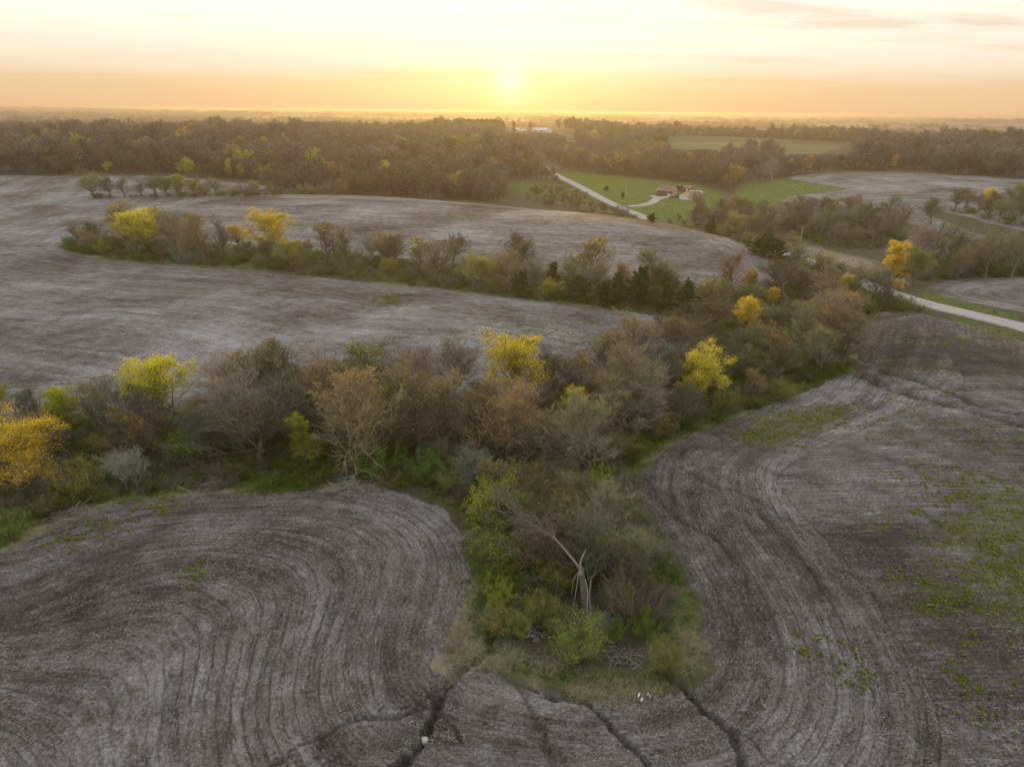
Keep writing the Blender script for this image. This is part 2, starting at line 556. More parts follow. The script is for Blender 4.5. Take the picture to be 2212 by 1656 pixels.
# inner passes of the right-hand near field and of the others run in long arcs
inner = (s_near > 13.5) & (X > 4) & (Y > 20)
arc = np.hypot(X - 10, Y + 150)
rowv = np.where(inner & (rid == 1), 300 + arc * .985 + X * -.12, rowv)
wav = (fbm(X / 26, Y / 26, 77, 2) - .5) * 7
midk = (rid == 2) & (sds['mid'] > 11)
rowv = np.where(midk, 500 + np.where(True, s_hedge, 0) + wav, rowv)
hilk = (rid == 3) & (sds['hill'] > 13)
rowv = np.where(hilk, 900 + s_hedge * .9 + wav * .8 + X * .05, rowv)
leftk = (rid == 4)
rowv = np.where(leftk, 1500 + X * .75 + Y * .3 + wav, rowv)
hl = (rid == 3) & (X < -115)
rowv = np.where(hl, 1200 + X * .9 + Y * .22 + wav * .6, rowv)

rowv = rowv + (fbm(X / 24, Y / 24, 78, 2) - .5) * 1.3
lawn = np.maximum.reduce([smooth(-4, 3, sdist(p) + wob * 2) for p in (LAWN, MEADOW)] + [.55 * smooth(-6, 4, sdist(PASTURE) + wob * 2),
                                                                                         .6 * smooth(-8, 6, sdist(F_FAR) + wob * 3)])
verge = np.exp(-((rd - 7.2) / 2.6) ** 2) * (fbm(X / 9, Y / 9, 12, 3) > .40)
lawn = np.maximum(lawn, .75 * verge * (RAD < 480))
rim = np.exp(-((s_draw - 1.6) / 2.0) ** 2) * smooth(.34, .52, fbm(X / 6, Y / 6, 41, 3))
rim = np.maximum(rim, .7 * np.exp(-((s_hedge - 2) / 2.4) ** 2) * smooth(.4, .55, fbm(X / 9, Y / 9, 43, 3)))
rim = rim * (.35 + .65 * smooth(38, 46, Y))
lawn = np.maximum(lawn, .8 * rim)
dry = np.maximum.reduce([smooth(-4, 3, sdist(DRYSTRIP) + wob * 2), .5 * smooth(-6, 4, sdist(F_FAR)),
                         np.exp(-((s_draw + .2) / 1.5) ** 2) * smooth(.42, .6, fbm(X / 5, Y / 5, 51, 3)),
                         .8 * np.exp(-((s_hedge + .2) / 1.6) ** 2) * smooth(.45, .6, fbm(X / 7, Y / 7, 52, 3)),
                         .6 * np.exp(-((rd - 10.5) / 2.5) ** 2) * (fbm(X / 12, Y / 12, 13, 3) > .5)])
dry = np.where(rd < 5.5, 0, dry)
soil = np.where(rd < 9, soil * smooth(6, 9, rd), soil)

# washed-out channels: (picture spots, half width, depth)
GULLY = [([(1062, 1362), (1045, 1405), (1000, 1445), (962, 1490), (938, 1540), (926, 1580), (902, 1615), (862, 1652), (820, 1690)], .42, .75),
         ([(1050, 1405), (1030, 1330), (1060, 1280)], .6, .5),
         ([(930, 1530), (840, 1540), (765, 1552), (700, 1590), (640, 1605), (622, 1630), (560, 1670)], .16, .25),
         ([(1075, 1445), (1120, 1478), (1150, 1520), (1168, 1560), (1182, 1605), (1198, 1656), (1215, 1700)], .36, .2),
         ([(1120, 1478), (1200, 1500), (1268, 1518), (1330, 1578), (1372, 1612), (1388, 1640), (1418, 1672)], .22, .38),
         ([(1440, 1455), (1480, 1485), (1530, 1532), (1572, 1572), (1596, 1612), (1604, 1660), (1610, 1700)], .26, .42),
         ([(1860, 812), (1950, 848), (2080, 882), (2212, 918), (2300, 930)], 1.0, .6),
         ([(1900, 800), (1985, 822), (2060, 848), (2130, 880), (2212, 892), (2300, 900)], .8, .5),
         ([(1960, 838), (2060, 838), (2150, 836), (2230, 842)], .6, .3),
         ([(1535, 925), (1480, 962), (1470, 1000), (1500, 1030), (1560, 1052), (1640, 1082), (1700, 1120)], .32, .18),
         ([(1545, 935), (1600, 985), (1640, 1010), (1720, 1030)], .2, .1),
         ([(1402, 1040), (1440, 1098), (1500, 1140), (1550, 1168), (1600, 1232), (1620, 1290)], .22, .18),
         ([(1425, 1060), (1480, 1090), (1520, 1150)], .18, .1),
         ([(1620, 1075), (1680, 1150), (1740, 1220), (1775, 1285)], .22, .16),
         ([(1700, 930), (1830, 965), (1950, 1000), (2060, 1008)], .22, .1),
         ([(1870, 1170), (1960, 1140), (2100, 1100), (2230, 1065)], .25, .1),
         ([(1485, 1440), (1500, 1500), (1520, 1520)], .15, .12),
         ([(0, 1275), (150, 1222), (300, 1165), (420, 1100)], .6, .1),
         ([(0, 1335), (120, 1290), (230, 1230), (300, 1180)], .35, .1)]
dark = np.zeros_like(X)
zc = zf[ix]
GULLY_XY = []
GULLY += [([(938, 1540), (980, 1560), (1010, 1600)], .14, .2), ([(962, 1490), (920, 1500), (880, 1525)], .16, .2), ([(1372, 1612), (1420, 1608), (1450, 1625)], .12, .15),
          ([(1572, 1572), (1625, 1590), (1660, 1625)], .12, .15), ([(700, 1590), (690, 1620), (650, 1660)], .12, .15)]
nr_k = RAD < 135
xk, yk = X[nr_k], Y[nr_k]
jit = (fbm(xk / .7, yk / .7, 61, 3) - .5)
dk = np.zeros_like(xk)
cz = np.zeros_like(xk)
for pl, w, dp in GULLY:
    p = catmull(pts(pl), .8)
    p = p + np.stack([fbm(np.arange(len(p)) / 2.1, np.zeros(len(p)) + w, 5, 2) - .5, fbm(np.arange(len(p)) / 2.3, np.ones(len(p)) * 3 + w, 6, 2) - .5], -1) * .9
    GULLY_XY.append(p)
    dd, _ = seg_dist(xk, yk, p)
    w = w * .75
    dd = dd + jit * w * 2.6
    cz = np.minimum(cz, -dp * np.exp(-(np.maximum(dd, 0) / w) ** 4))
    dk = np.maximum(dk, .38 * np.exp(-(np.maximum(dd, 0) / (w * 4.5)) ** 2) * smooth(.4, .62, fbm(xk / 1.4, yk / 1.4, 63, 3)))
    dk = np.maximum(dk, np.exp(-(np.maximum(dd, 0) / (w * .95)) ** 2) * min(1, .45 + dp))
zc[nr_k] += cz
dark[nr_k] = dk
# tilled surface: ridges along the rows and clods, as far as the mesh can carry them
fine = 1 - smooth(45, 110, RAD)
rowpat = np.sin(rowv * 2 * math.pi / .76 + (fbm(X / 3, Y / 3, 21, 2) - .5) * 3)
amp = .25 + .75 * smooth(.40, .62, fbm(X / 11, Y / 11, 22, 3))
clod = (fbm(X / .33, Y / .33, 23, 3, .65) - .5)
lump = (fbm(X / 1.9, Y / 1.9, 24, 3) - .5)
zc += soil * fine * (rowpat * .030 * amp + clod * .15 * amp) + soil * lump * .12 * (1 - smooth(100, 220, RAD)) \
    + (1 - soil) * (fbm(X / .8, Y / .8, 25, 3) - .5) * .35 * (1 - smooth(120, 300, RAD)) * smooth(3.6, 6, rd)
zf[ix] = zc
Z = zf.reshape(NR, NTH)


# ------------------------------------------------------------------ materials
def new_mat(name):
    m = bpy.data.materials.new(name)
    m.use_nodes = True
    t = NT(m.node_tree)
    out = t.n('ShaderNodeOutputMaterial')
    return m, t, out


def simple(name, c, rough=.8, var=.15, scale=3.0, metal=0.0, spec=.3):
    m, t, out = new_mat(name)
    b = t.n('ShaderNodeBsdfPrincipled')
    t.l(b.outputs[0], out.inputs[0])
    g = t.n('ShaderNodeNewGeometry')
    n = t.noise(g.outputs['Position'], scale, 4)
    f = t.m('ADD', t.m('MULTIPLY', n, 2 * var), 1 - var)
    t.l(t.mix(1.0, c, t.xyz(f, f, f), 'MULTIPLY'), b.inputs['Base Color'])
    b.inputs['Roughness'].default_value = rough
    b.inputs['Metallic'].default_value = metal
    b.inputs['Specular IOR Level'].default_value = spec
    return m


def ground_material():
    m, t, out = new_mat('ground_surface')
    b = t.n('ShaderNodeBsdfPrincipled')
    t.l(b.outputs[0], out.inputs[0])
    b.inputs['Specular IOR Level'].default_value = .12
    b.inputs['Roughness'].default_value = .9
    P = t.n('ShaderNodeNewGeometry').outputs['Position']
    A = lambda k: t.n('ShaderNodeAttribute', attribute_name=k).outputs['Fac']
    row, soil_, lawn_, dry_, dark_ = A('row'), A('soil'), A('lawn'), A('dry'), A('dark')
    sp = t.n('ShaderNodeSeparateXYZ')
    t.l(P, sp.inputs[0])
    x, y = sp.outputs[0], sp.outputs[1]

    def along(a, bb):
        return t.xyz(t.m('MULTIPLY', row, a), t.m('MULTIPLY', x, bb), t.m('MULTIPLY', y, bb))
    s0 = t.noise(along(.16, .010), 1, 3, .5)
    s1 = t.noise(along(.62, .035), 1, 4, .6)
    s2 = t.noise(along(2.3, .16), 1, 4, .62)
    s3 = t.noise(along(7.0, 1.1), 1, 3, .6)
    big = t.noise(P, .035, 6, .6, .4)
    mid = t.noise(P, .55, 5, .62)
    clod_ = t.noise(P, 4.2, 5, .72)
    v = t.m('ADD', t.m('ADD', t.m('MULTIPLY', s0, .22), t.m('MULTIPLY', s1, .26)),
            t.m('ADD', t.m('MULTIPLY', s2, .24), t.m('MULTIPLY', big, .70)))
    v = t.m('ADD', v, t.m('ADD', t.m('MULTIPLY', s3, .22), t.m('ADD', t.m('MULTIPLY', clod_, .55), t.m('MULTIPLY', mid, .34))))
    v = t.m('SUBTRACT', v, 1.295)                     # centred about zero
    v = t.m('ADD', t.m('ADD', t.m('MULTIPLY', v, 1.8), .485), A('pale'))
    sc = t.ramp(v, [(.12, (.036, .030, .024)), (.32, (.098, .084, .071)), (.50, (.190, .175, .163)), (.68, (.310, .296, .286)), (.94, (.45, .436, .425))])
    straw = t.ramp(t.noise(along(11, 2.6), 1, 2, .5), [(.66, 0.0), (.72, 1.0)])
    sc = t.mix(t.m('MULTIPLY', straw, .55), sc, (.46, .41, .34))
    sc = t.mix(t.m('MULTIPLY', t.ramp(t.noise(P, .11, 5, .6), [(.50, 0.0), (.72, 1.0)]), .28), sc, (.20, .165, .130))
    # planted rows: dark lines every 0.76 m where the stubble still stands
    ph_ = t.m('ADD', row, t.m('MULTIPLY', t.noise(P, .5, 3), .5))
    ln_ = t.m('ABSOLUTE', t.m('SINE', t.m('MULTIPLY', ph_, math.pi / .76)))
    ln_ = t.ramp(t.m('ADD', ln_, t.m('MULTIPLY', t.m('SUBTRACT', t.noise(along(2.0, .5), 1, 4, .7), .5), 1.1)), [(.10, 1.0), (.40, 0.0)])
    lm_ = t.ramp(t.noise(P, .075, 4, .6), [(.40, .12), (.60, .72)])
    sc = t.mix(t.m('MULTIPLY', ln_, lm_), sc, (.055, .046, .038))
    # damp brown ground
    sc = t.mix(t.m('MULTIPLY', t.ramp(t.noise(P, .045, 6, .62, .8), [(.52, 0.0), (.66, 1.0)]), .38), sc, (.085, .074, .064))
    # shade of clod gaps and open furrow bottoms, painted in as dark colour
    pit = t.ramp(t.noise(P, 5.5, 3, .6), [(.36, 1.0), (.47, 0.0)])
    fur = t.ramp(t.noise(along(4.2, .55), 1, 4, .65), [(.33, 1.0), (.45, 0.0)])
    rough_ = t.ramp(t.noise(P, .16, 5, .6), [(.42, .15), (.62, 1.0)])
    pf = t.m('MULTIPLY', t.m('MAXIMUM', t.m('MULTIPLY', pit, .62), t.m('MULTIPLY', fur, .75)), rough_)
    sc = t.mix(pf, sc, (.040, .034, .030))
    wet = t.m('MULTIPLY', dark_, .80)
    sc = t.mix(wet, sc, t.mix(clod_, (.020, .017, .015), (.060, .052, .046)))
    gn = t.noise(P, 1.3, 5, .65)
    gn2 = t.noise(P, .12, 4, .6)
    floor = t.mix(gn, (.052, .044, .030), (.135, .115, .080))
    floor = t.mix(t.m('MULTIPLY', gn2, .5), floor, (.060, .075, .022))
    gr = t.mix(gn, (.065, .125, .012), (.150, .205, .030))
    gr = t.mix(t.m('MULTIPLY', t.ramp(gn2, [(.4, 0.0), (.7, 1.0)]), .6), gr, (.17, .17, .045))
    dr = t.mix(gn, (.17, .14, .095), (.36, .31, .225))
    c = t.mix(t.m('ADD', dry_, t.m('MULTIPLY', t.m('SUBTRACT', gn, .5), .5), clamp=True), floor, dr)
    c = t.mix(t.m('MULTIPLY', t.m('ADD', lawn_, t.m('MULTIPLY', t.m('SUBTRACT', gn, .5), .7)), t.ramp(lawn_, [(0.02, 0.0), (.2, 1.0)]), clamp=True), c, gr)
    edge = t.m('ADD', soil_, t.m('MULTIPLY', t.m('SUBTRACT', t.noise(P, .9, 4), .5), .8))
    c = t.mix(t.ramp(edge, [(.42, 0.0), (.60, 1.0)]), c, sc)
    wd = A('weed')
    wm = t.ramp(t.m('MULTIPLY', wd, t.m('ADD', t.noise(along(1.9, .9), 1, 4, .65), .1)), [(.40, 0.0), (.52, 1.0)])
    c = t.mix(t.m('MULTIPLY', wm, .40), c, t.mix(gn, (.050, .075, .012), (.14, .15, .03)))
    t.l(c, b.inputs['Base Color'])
    bump = t.n('ShaderNodeBump')
    bump.inputs['Strength'].default_value = .8
    bump.inputs['Distance'].default_value = .16
    hb = t.m('ADD', t.m('MULTIPLY', clod_, .8), t.m('ADD', t.m('MULTIPLY', s2, .7), t.m('MULTIPLY', s3, .6)))
    t.l(hb, bump.inputs['Height'])
    t.l(bump.outputs[0], b.inputs['Normal'])
    return m


M_GROUND = ground_material()

# weeds growing in the fields: picture-located patches (u, v, radius in metres, strength)
WEED = [(2170, 1180, 6, 1.4), (2205, 1095, 5, 1.5), (2030, 1275, 2.6, 1.1), (2185, 1300, 5, 1.2), (2215, 1480, 4, .8), (2100, 1235, 2.5, 1.1), (1700, 925, 3.0, 2.2), (1745, 905, 3, 2.2), (1790, 890, 2.6, 2.0), (1655, 945, 2.6, 2.0),
        (1680, 955, 2.5, 1.1), (1840, 876, 2.4, .9), (1770, 1400, 2.2, .5), (1830, 1440, 1.8, .5), (1150, 715, 8, .3), (1300, 735, 5, .35), (1390, 750, 5, .35), (800, 660, 5, .2),
        (1390, 512, 5, .9), (1330, 495, 5, .6), (1980, 735, 4, .4), (2070, 738, 3, .6), (200, 1150, 3, .6), (330, 1100, 3, .5), (420, 1238, 1.4, .7),
        (830, 645, 5, .5), (240, 585, 5, .4), (1250, 560, 8, .3), (2050, 1050, 6, .35), (1950, 1130, 4, .3), (1560, 830, 3, .3)]
wp = pts([w_[:2] for w_ in WEED])
weed = np.zeros_like(X)
for (wx, wy), w_ in zip(wp, WEED):
    weed = np.maximum(weed, w_[3] * np.exp(-(((X - wx) ** 2 + (Y - wy) ** 2) / w_[2] ** 2)))
weed = np.maximum(weed, .18 * smooth(.62, .72, fbm(X / 14, Y / 14, 91, 3)) * (RAD > 80))

ATTR = {'pale': full(np.where((rid >= 2) & (rid <= 5), .11, 0.0)), 'row': full(rowv), 'soil': full(soil), 'lawn': full(lawn), 'dry': full(dry), 'dark': full(dark), 'weed': full(weed)}
# farmland and woods beyond: broad fields
FX, FY = GX.ravel(), GY.ravel()
FRAD = np.hypot(FX, FY)
farfield = smooth(.50, .56, fbm(FX / 420 + 8.2, FY / 260, 15, 3)) * smooth(1000, 1700, FRAD)
ATTR['soil'] = np.maximum(ATTR['soil'], farfield * (fbm(FX / 800, FY / 500, 19, 2) > .5))
ATTR['dry'] = np.maximum(ATTR['dry'], farfield * .8)
ATTR['row'] = np.where(FRAD > 700, FX * .3 + FY * .8, ATTR['row'])
REG = full(rid).astype(int)
lw = np.zeros(NR * NTH, int)
lw[ix] = np.where(sdist(LAWN) > 0, 1, np.where(sdist(MEADOW) > 0, 2, 0))
REG = np.where((REG == 0) & (lw > 0), 6 + lw, REG)

Zr = Z.ravel()
VV = np.stack([FX, FY, Zr], -1)
_i = np.arange(NR - 1)[:, None] * NTH
_j = np.arange(NTH)[None]
_j2 = (_j + 1) % NTH
QUAD = np.stack([_i + _j, _i + _j2, _i + NTH + _j2, _i + NTH + _j], -1).reshape(-1, 4)[:, ::-1]
# vertex normals of the whole sheet, so that neighbouring pieces shade as one
e1 = VV[QUAD[:, 2]] - VV[QUAD[:, 0]]
e2 = VV[QUAD[:, 3]] - VV[QUAD[:, 1]]
fn = np.cross(e1, e2)
VN = np.zeros_like(VV)
for k in range(4):
    for a in range(3):
        VN[:, a] += np.bincount(QUAD[:, k], weights=fn[:, a], minlength=len(VV))
VN /= np.maximum(np.linalg.norm(VN, axis=1, keepdims=True), 1e-12)
QR = np.sort(REG[QUAD], 1)[:, 1]
NAMES = {0: ('ground', 'brown leaf litter and rough grass under the woods and hedgerows', 'ground'),
         1: ('stubble_field', 'nearest grey tilled stubble field wrapping round the wooded draw', 'field'),
         2: ('stubble_field', 'pale stubble field between the wooded draw and the middle hedgerow', 'field'),
         3: ('stubble_field', 'rounded stubble hill field behind the middle hedgerow', 'field'),
         4: ('stubble_field', 'small far stubble field against the forest at the left edge', 'field'),
         5: ('stubble_field', 'far stubble field on the rise at the right beyond the green meadow', 'field'),
         6: ('stubble_field', 'dark ploughed field corner across the gravel road at the right edge', 'field'),
         7: ('lawn', 'bright green lawn around the red roofed house', 'lawn'),
         8: ('meadow', 'green grass wedge beside the far right stubble field', 'meadow')}
for k, (nm, lb, ct) in NAMES.items():
    q = QUAD[QR == k]
    if not len(q):
        continue
    used, inv = np.unique(q, return_inverse=True)
    me = mesh_np(nm, VV[used], inv.reshape(-1, 4), M_GROUND, True, {a: v_[used] for a, v_ in ATTR.items()})
    me.normals_split_custom_set_from_vertices(VN[used].astype(np.float32))
    tag(obj(nm, me), lb, ct, kind='structure')

# the gravel road and the drive
def strip(name, path, prof, mat, lift):
    """prof: list of (offset, height)"""
    T = np.gradient(path, axis=0)
    T /= np.linalg.norm(T, axis=1, keepdims=True)
    Nn = np.stack([T[:, 1], -T[:, 0]], -1)
    z0 = lift(path)
    V = []
    for o_, h_ in prof:
        q = path + Nn * o_
        V.append(np.stack([q[:, 0], q[:, 1], z0 + h_], -1))
    V = np.stack(V, 1)
    n, k = V.shape[:2]
    i, j = np.meshgrid(np.arange(n - 1), np.arange(k - 1), indexing='ij')
    F = np.stack([i * k + j, i * k + j + 1, (i + 1) * k + j + 1, (i + 1) * k + j], -1).reshape(-1, 4)
    off = np.repeat(np.array([p[0] for p in prof])[None], n, 0).ravel()
    return mesh_np(name, V.reshape(-1, 3), F, mat, True, {'off': off})


def gravel_material():
    m, t, out = new_mat('pale_gravel')
    b = t.n('ShaderNodeBsdfPrincipled')
    t.l(b.outputs[0], out.inputs[0])
    P = t.n('ShaderNodeNewGeometry').outputs['Position']
    o_ = t.m('ABSOLUTE', t.n('ShaderNodeAttribute', attribute_name='off').outputs['Fac'])
    c = t.mix(t.noise(P, 2.5, 6, .7), (.28, .265, .255), (.47, .45, .44))
    rut = t.m('POWER', 2.718, t.m('MULTIPLY', t.m('POWER', t.m('DIVIDE', t.m('SUBTRACT', o_, 1.0), .45), 2.0), -1.0))
    c = t.mix(t.m('MULTIPLY', rut, .5), c, (.56, .54, .525))
    e = t.ramp(t.m('ADD', t.m('DIVIDE', o_, 3.5), t.m('MULTIPLY', t.m('SUBTRACT', t.noise(P, .8, 5), .5), .5)), [(.72, 0.0), (.92, 1.0)])
    c = t.mix(e, c, (.13, .14, .06))
    t.l(c, b.inputs['Base Color'])
    b.inputs['Roughness'].default_value = .9
    b.inputs['Specular IOR Level'].default_value = .15
    bp = t.n('ShaderNodeBump')
    bp.inputs['Distance'].default_value = .03
    t.l(t.noise(P, 9, 4, .7), bp.inputs['Height'])
    t.l(bp.outputs[0], b.inputs['Normal'])
    return m


M_GRAVEL = gravel_material()
tag(obj('gravel_road', strip('gravel_road', ROAD, [(-3.5, -.15), (-2.8, .06), (-1.4, .14), (0, .18), (1.4, .14), (2.8, .06), (3.5, -.15)], M_GRAVEL, lambda p: _rz)),
    'pale straight gravel road running past the house and the right-hand trees', 'road', kind='structure')
DRIVE = catmull(np.vstack([pts([(1350, 446), (1383, 444), (1407, 438), (1420, 429), (1434, 426.5), (1454, 424.5), (1470, 425)])]), 2.0)
SPUR = catmull(pts([(1424, 429), (1416, 426), (1408, 422.5)]), 2.0)
for nm, pth, w_, lb in (('driveway', DRIVE, 2.4, 'curving pale gravel driveway from the road to the house'),
                        ('driveway', SPUR, 1.6, 'short gravel turning spur off the curving driveway')):
    hz_ = lambda p: np.maximum.reduce([hmap(p[:, 0] + a, p[:, 1] + b_) for a in (-2.5, 0, 2.5) for b_ in (-2.5, 0, 2.5)]) * .6 + hmap(p[:, 0], p[:, 1]) * .4
    tag(obj(nm, strip(nm, pth, [(-w_ - .6, -.25), (-w_, .10), (0, .18 if pth is DRIVE else .15), (w_, .10), (w_ + .6, -.25)], M_GRAVEL, hz_)), lb, 'driveway', kind='structure')

# ------------------------------------------------------------------ plants: materials
def obj_mat(name, rough=.85, var=.35, scale=1.4, trans=0.0, src='OBJECT', attr='tint'):
    """colour comes from each object (or each scattered copy)"""
    m, t, out = new_mat(name)
    g = t.n('ShaderNodeNewGeometry')
    if src == 'OBJECT':
        c = t.n('ShaderNodeObjectInfo').outputs['Color']
    else:
        c = t.n('ShaderNodeAttribute', attribute_name=attr, attribute_type=src).outputs['Color']
    n = t.noise(g.outputs['Position'], scale, 3)
    f = t.m('ADD', t.m('MULTIPLY', n, 2 * var), 1 - var)
    ri = t.m('ADD', t.m('MULTIPLY', g.outputs['Random Per Island'], .7), .65)
    f = t.m('MULTIPLY', f, ri)
    c = t.mix(1.0, c, t.xyz(f, f, f), 'MULTIPLY')
    b = t.n('ShaderNodeBsdfDiffuse')
    t.l(c, b.inputs[0])
    if trans:
        tr = t.n('ShaderNodeBsdfTranslucent')
        t.l(c, tr.inputs[0])
        mx = t.n('ShaderNodeMixShader')
        mx.inputs[0].default_value = trans
        t.l(b.outputs[0], mx.inputs[1])
        t.l(tr.outputs[0], mx.inputs[2])
        t.l(mx.outputs[0], out.inputs[0])
    else:
        t.l(b.outputs[0], out.inputs[0])
    return m


M_BARK = obj_mat('bark', var=.4, scale=2.2)
M_TWIG = obj_mat('twigs', var=.25, scale=.6)
M_LEAF = obj_mat('young_leaves', var=.35, scale=.7, trans=.45)
M_NEEDLE = obj_mat('needles', var=.4, scale=.9, trans=.1)


# ------------------------------------------------------------------ plants: growth
def unit(a):
    return a / np.maximum(np.linalg.norm(a, axis=-1, keepdims=True), 1e-9)


def perp(T, g):
    a = unit(np.cross(T, g.normal(size=T.shape)))
    return a, np.cross(T, a)


def tubes(P, Rd, sides, g):
    n, k = P.shape[:2]
    T = unit(np.gradient(P, axis=1))
    a, _ = perp(T[:, 0], g)
    a = np.repeat(a[:, None], k, 1)
    a = unit(a - T * (a * T).sum(-1, keepdims=True))
    b = np.cross(T, a)
    ph = np.arange(sides) * 2 * math.pi / sides
    V = P[:, :, None] + Rd[:, :, None, None] * (np.cos(ph)[None, None, :, None] * a[:, :, None] + np.sin(ph)[None, None, :, None] * b[:, :, None])
    i, j, s = np.meshgrid(np.arange(n), np.arange(k - 1), np.arange(sides), indexing='ij')
    base = i * k * sides
    s2 = (s + 1) % sides
    F = np.stack([base + j * sides + s, base + j * sides + s2, base + (j + 1) * sides + s2, base + (j + 1) * sides + s], -1).reshape(-1, 4)
    return V.reshape(-1, 3), F


def join(parts):
    V, F, o = [], [], 0
    for v, f in parts:
        V.append(v)
        F.append(f + o)
        o += len(v)
    return np.vstack(V), np.vstack(F)


def sprout(P, Rd, m, t0, t1, lf, ang, up, k, g, curve=.12, rf=.55, rmin=.012, wob=.06, taper=.25, spread=.25):
    n, kp = P.shape[:2]
    t = t0 + (t1 - t0) * (np.arange(m)[None] + g.random((n, m))) / m
    f = np.clip(t * (kp - 1), 0, kp - 1.001)
    i0 = f.astype(int)
    fr = (f - i0)[..., None]
    rows = np.arange(n)[:, None]
    A, B = P[rows, i0], P[rows, i0 + 1]
    pos = A + (B - A) * fr
    T = unit(B - A)
    rad = Rd[rows, i0] * (1 - fr[..., 0]) + Rd[rows, i0 + 1] * fr[..., 0]
    plen = np.linalg.norm(np.diff(P, axis=1), axis=-1).sum(1)[:, None]
    a, b = perp(T, g)
    az = 2.4 * np.arange(m)[None] + g.random((n, 1)) * 6.28 + g.normal(size=(n, m)) * .4
    an = ang + g.normal(size=(n, m)) * spread * ang
    D = np.cos(an)[..., None] * T + np.sin(an)[..., None] * (np.cos(az)[..., None] * a + np.sin(az)[..., None] * b)
    D = unit(D + np.array([0, 0, up]))
    L = plen * lf * (1.15 - .55 * t) * g.uniform(.65, 1.25, (n, m))
    s = np.linspace(0, 1, k)
    Q = pos[:, :, None] + L[..., None, None] * (s[None, None, :, None] * D[:, :, None] + curve * (s ** 2)[None, None, :, None] * np.array([0, 0, 1.0]))
    W = np.cumsum(g.normal(size=(n, m, k, 3)), 2) * wob * L[..., None, None] / math.sqrt(k)
    W -= W[:, :, :1]
    Q = Q + W
    r0 = np.maximum(rad * rf, rmin)
    rr = np.maximum(r0[..., None] * (1 - (1 - taper) * s), rmin * .55)
    return Q.reshape(n * m, k, 3), rr.reshape(n * m, k)


def leaf_quads(pos, size, g, long_=1.5):
    n = len(pos)
    T = unit(g.normal(size=(n, 3)) + np.array([0, 0, .2]))
    a, _ = perp(T, g)
    s = (size * g.uniform(.6, 1.4, n))[:, None]
    V = np.stack([pos - a * s * .5, pos + T * s * long_ * .5 - a * s * .1 + a * s * .1, pos + a * s * .5, pos - T * s * long_ * .5], 1)
    F = np.arange(n * 4).reshape(n, 4)
    return V.reshape(-1, 3), F


def pick_on(P, n, g, bias=0.0, jit=.12):
    """random spots along twigs, biased to the top of the crown"""
    z = P[:, -1, 2]
    zz = (z - z.min()) / max(np.ptp(z), 1e-6)
    w = np.exp(bias * zz)
    i = g.choice(len(P), n, p=w / w.sum())
    t = g.random(n)[:, None] ** .6
    k = P.shape[1]
    f = np.clip(t * (k - 1), 0, k - 1.001)
    j = f.astype(int)[:, 0]
    fr = f - j[:, None]
    return P[i, j] * (1 - fr) + P[i, j + 1] * fr + g.normal(size=(n, 3)) * jit


def tree_proto(seed, H=13.0, form='round', leaves=0, leaf=.11, bias=2.0, twm=7, lean=0.0, trunkr=.2, dense=1.0, jit=.15):
    """returns trunk, crown and foliage meshes (V, F) scaled to unit height"""
    g = np.random.default_rng(seed)
    spec = {'round': (.70, 17, .22, .74, .56, .30, .22, 6, 6, .37), 'vase': (.42, 10, .35, .52, 1.05, .40, .30, 7, 6, .40),
            'upright': (.86, 22, .14, .60, .40, .28, .25, 5, 5, .29), 'spread': (.46, 10, .40, 1.08, .90, .12, .12, 8, 6, .56),
            'slim': (.88, 24, .08, .60, .26, .26, .22, 5, 5, .24)}[form]
    th, m1, t0, an, lf, up, cv, m2, m3, tgt = spec
    k = 8
    s = np.linspace(0, 1, k)
    tr = np.zeros((1, k, 3))
    tr[0, :, 2] = s * H * th
    tr[0, :, 0] = lean * s * H * th
    tr[0, 1:, :2] += np.cumsum(g.normal(size=(k - 1, 2)), 0) * .16
    rr = (trunkr * (1.25 * (1 - s) ** 3 + .9 - .62 * s))[None]
    L1, r1 = sprout(tr, rr, m1, t0, 1.0, lf, an, up, 7, g, cv, .74, .06, .10, .24)
    L2, r2 = sprout(L1, r1, m2, .22, 1.0, .52, .72, .16, 5, g, .10, .68, .036, .09, .3)
    L3, r3 = sprout(L2, r2, m3, .15, 1.0, .55, .75, .14, 4, g, .10, .6, .018, .09, .4)
    L4, r4 = sprout(L3, r3, max(2, int(twm * dense)), .1, 1.0, .72, .75, .14, 2, g, .10, .8, .0135, .07, .6)
    trunk = join([tubes(tr, rr, 8, g), tubes(L1, r1, 6, g), tubes(L2, r2, 4, g)])
    crown = join([tubes(L3, r3, 3, g), tubes(L4, r4, 3, g)])
    top = np.percentile(L4[:, :, 2], 99.7)
    fol = None
    if leaves:
        P = pick_on(L4, leaves, g, bias, jit)
        fol = leaf_quads(P, leaf, g)
    rx = np.percentile(np.hypot(L4[:, :, 0] - lean * H * th * .7, L4[:, :, 1]), 93)
    sc = np.array([tgt / rx, tgt / rx, 1 / top])
    return [(v * sc, f) if v is not None else None for v, f in (trunk, crown)] + ([(fol[0] * sc, fol[1])] if fol else [None])


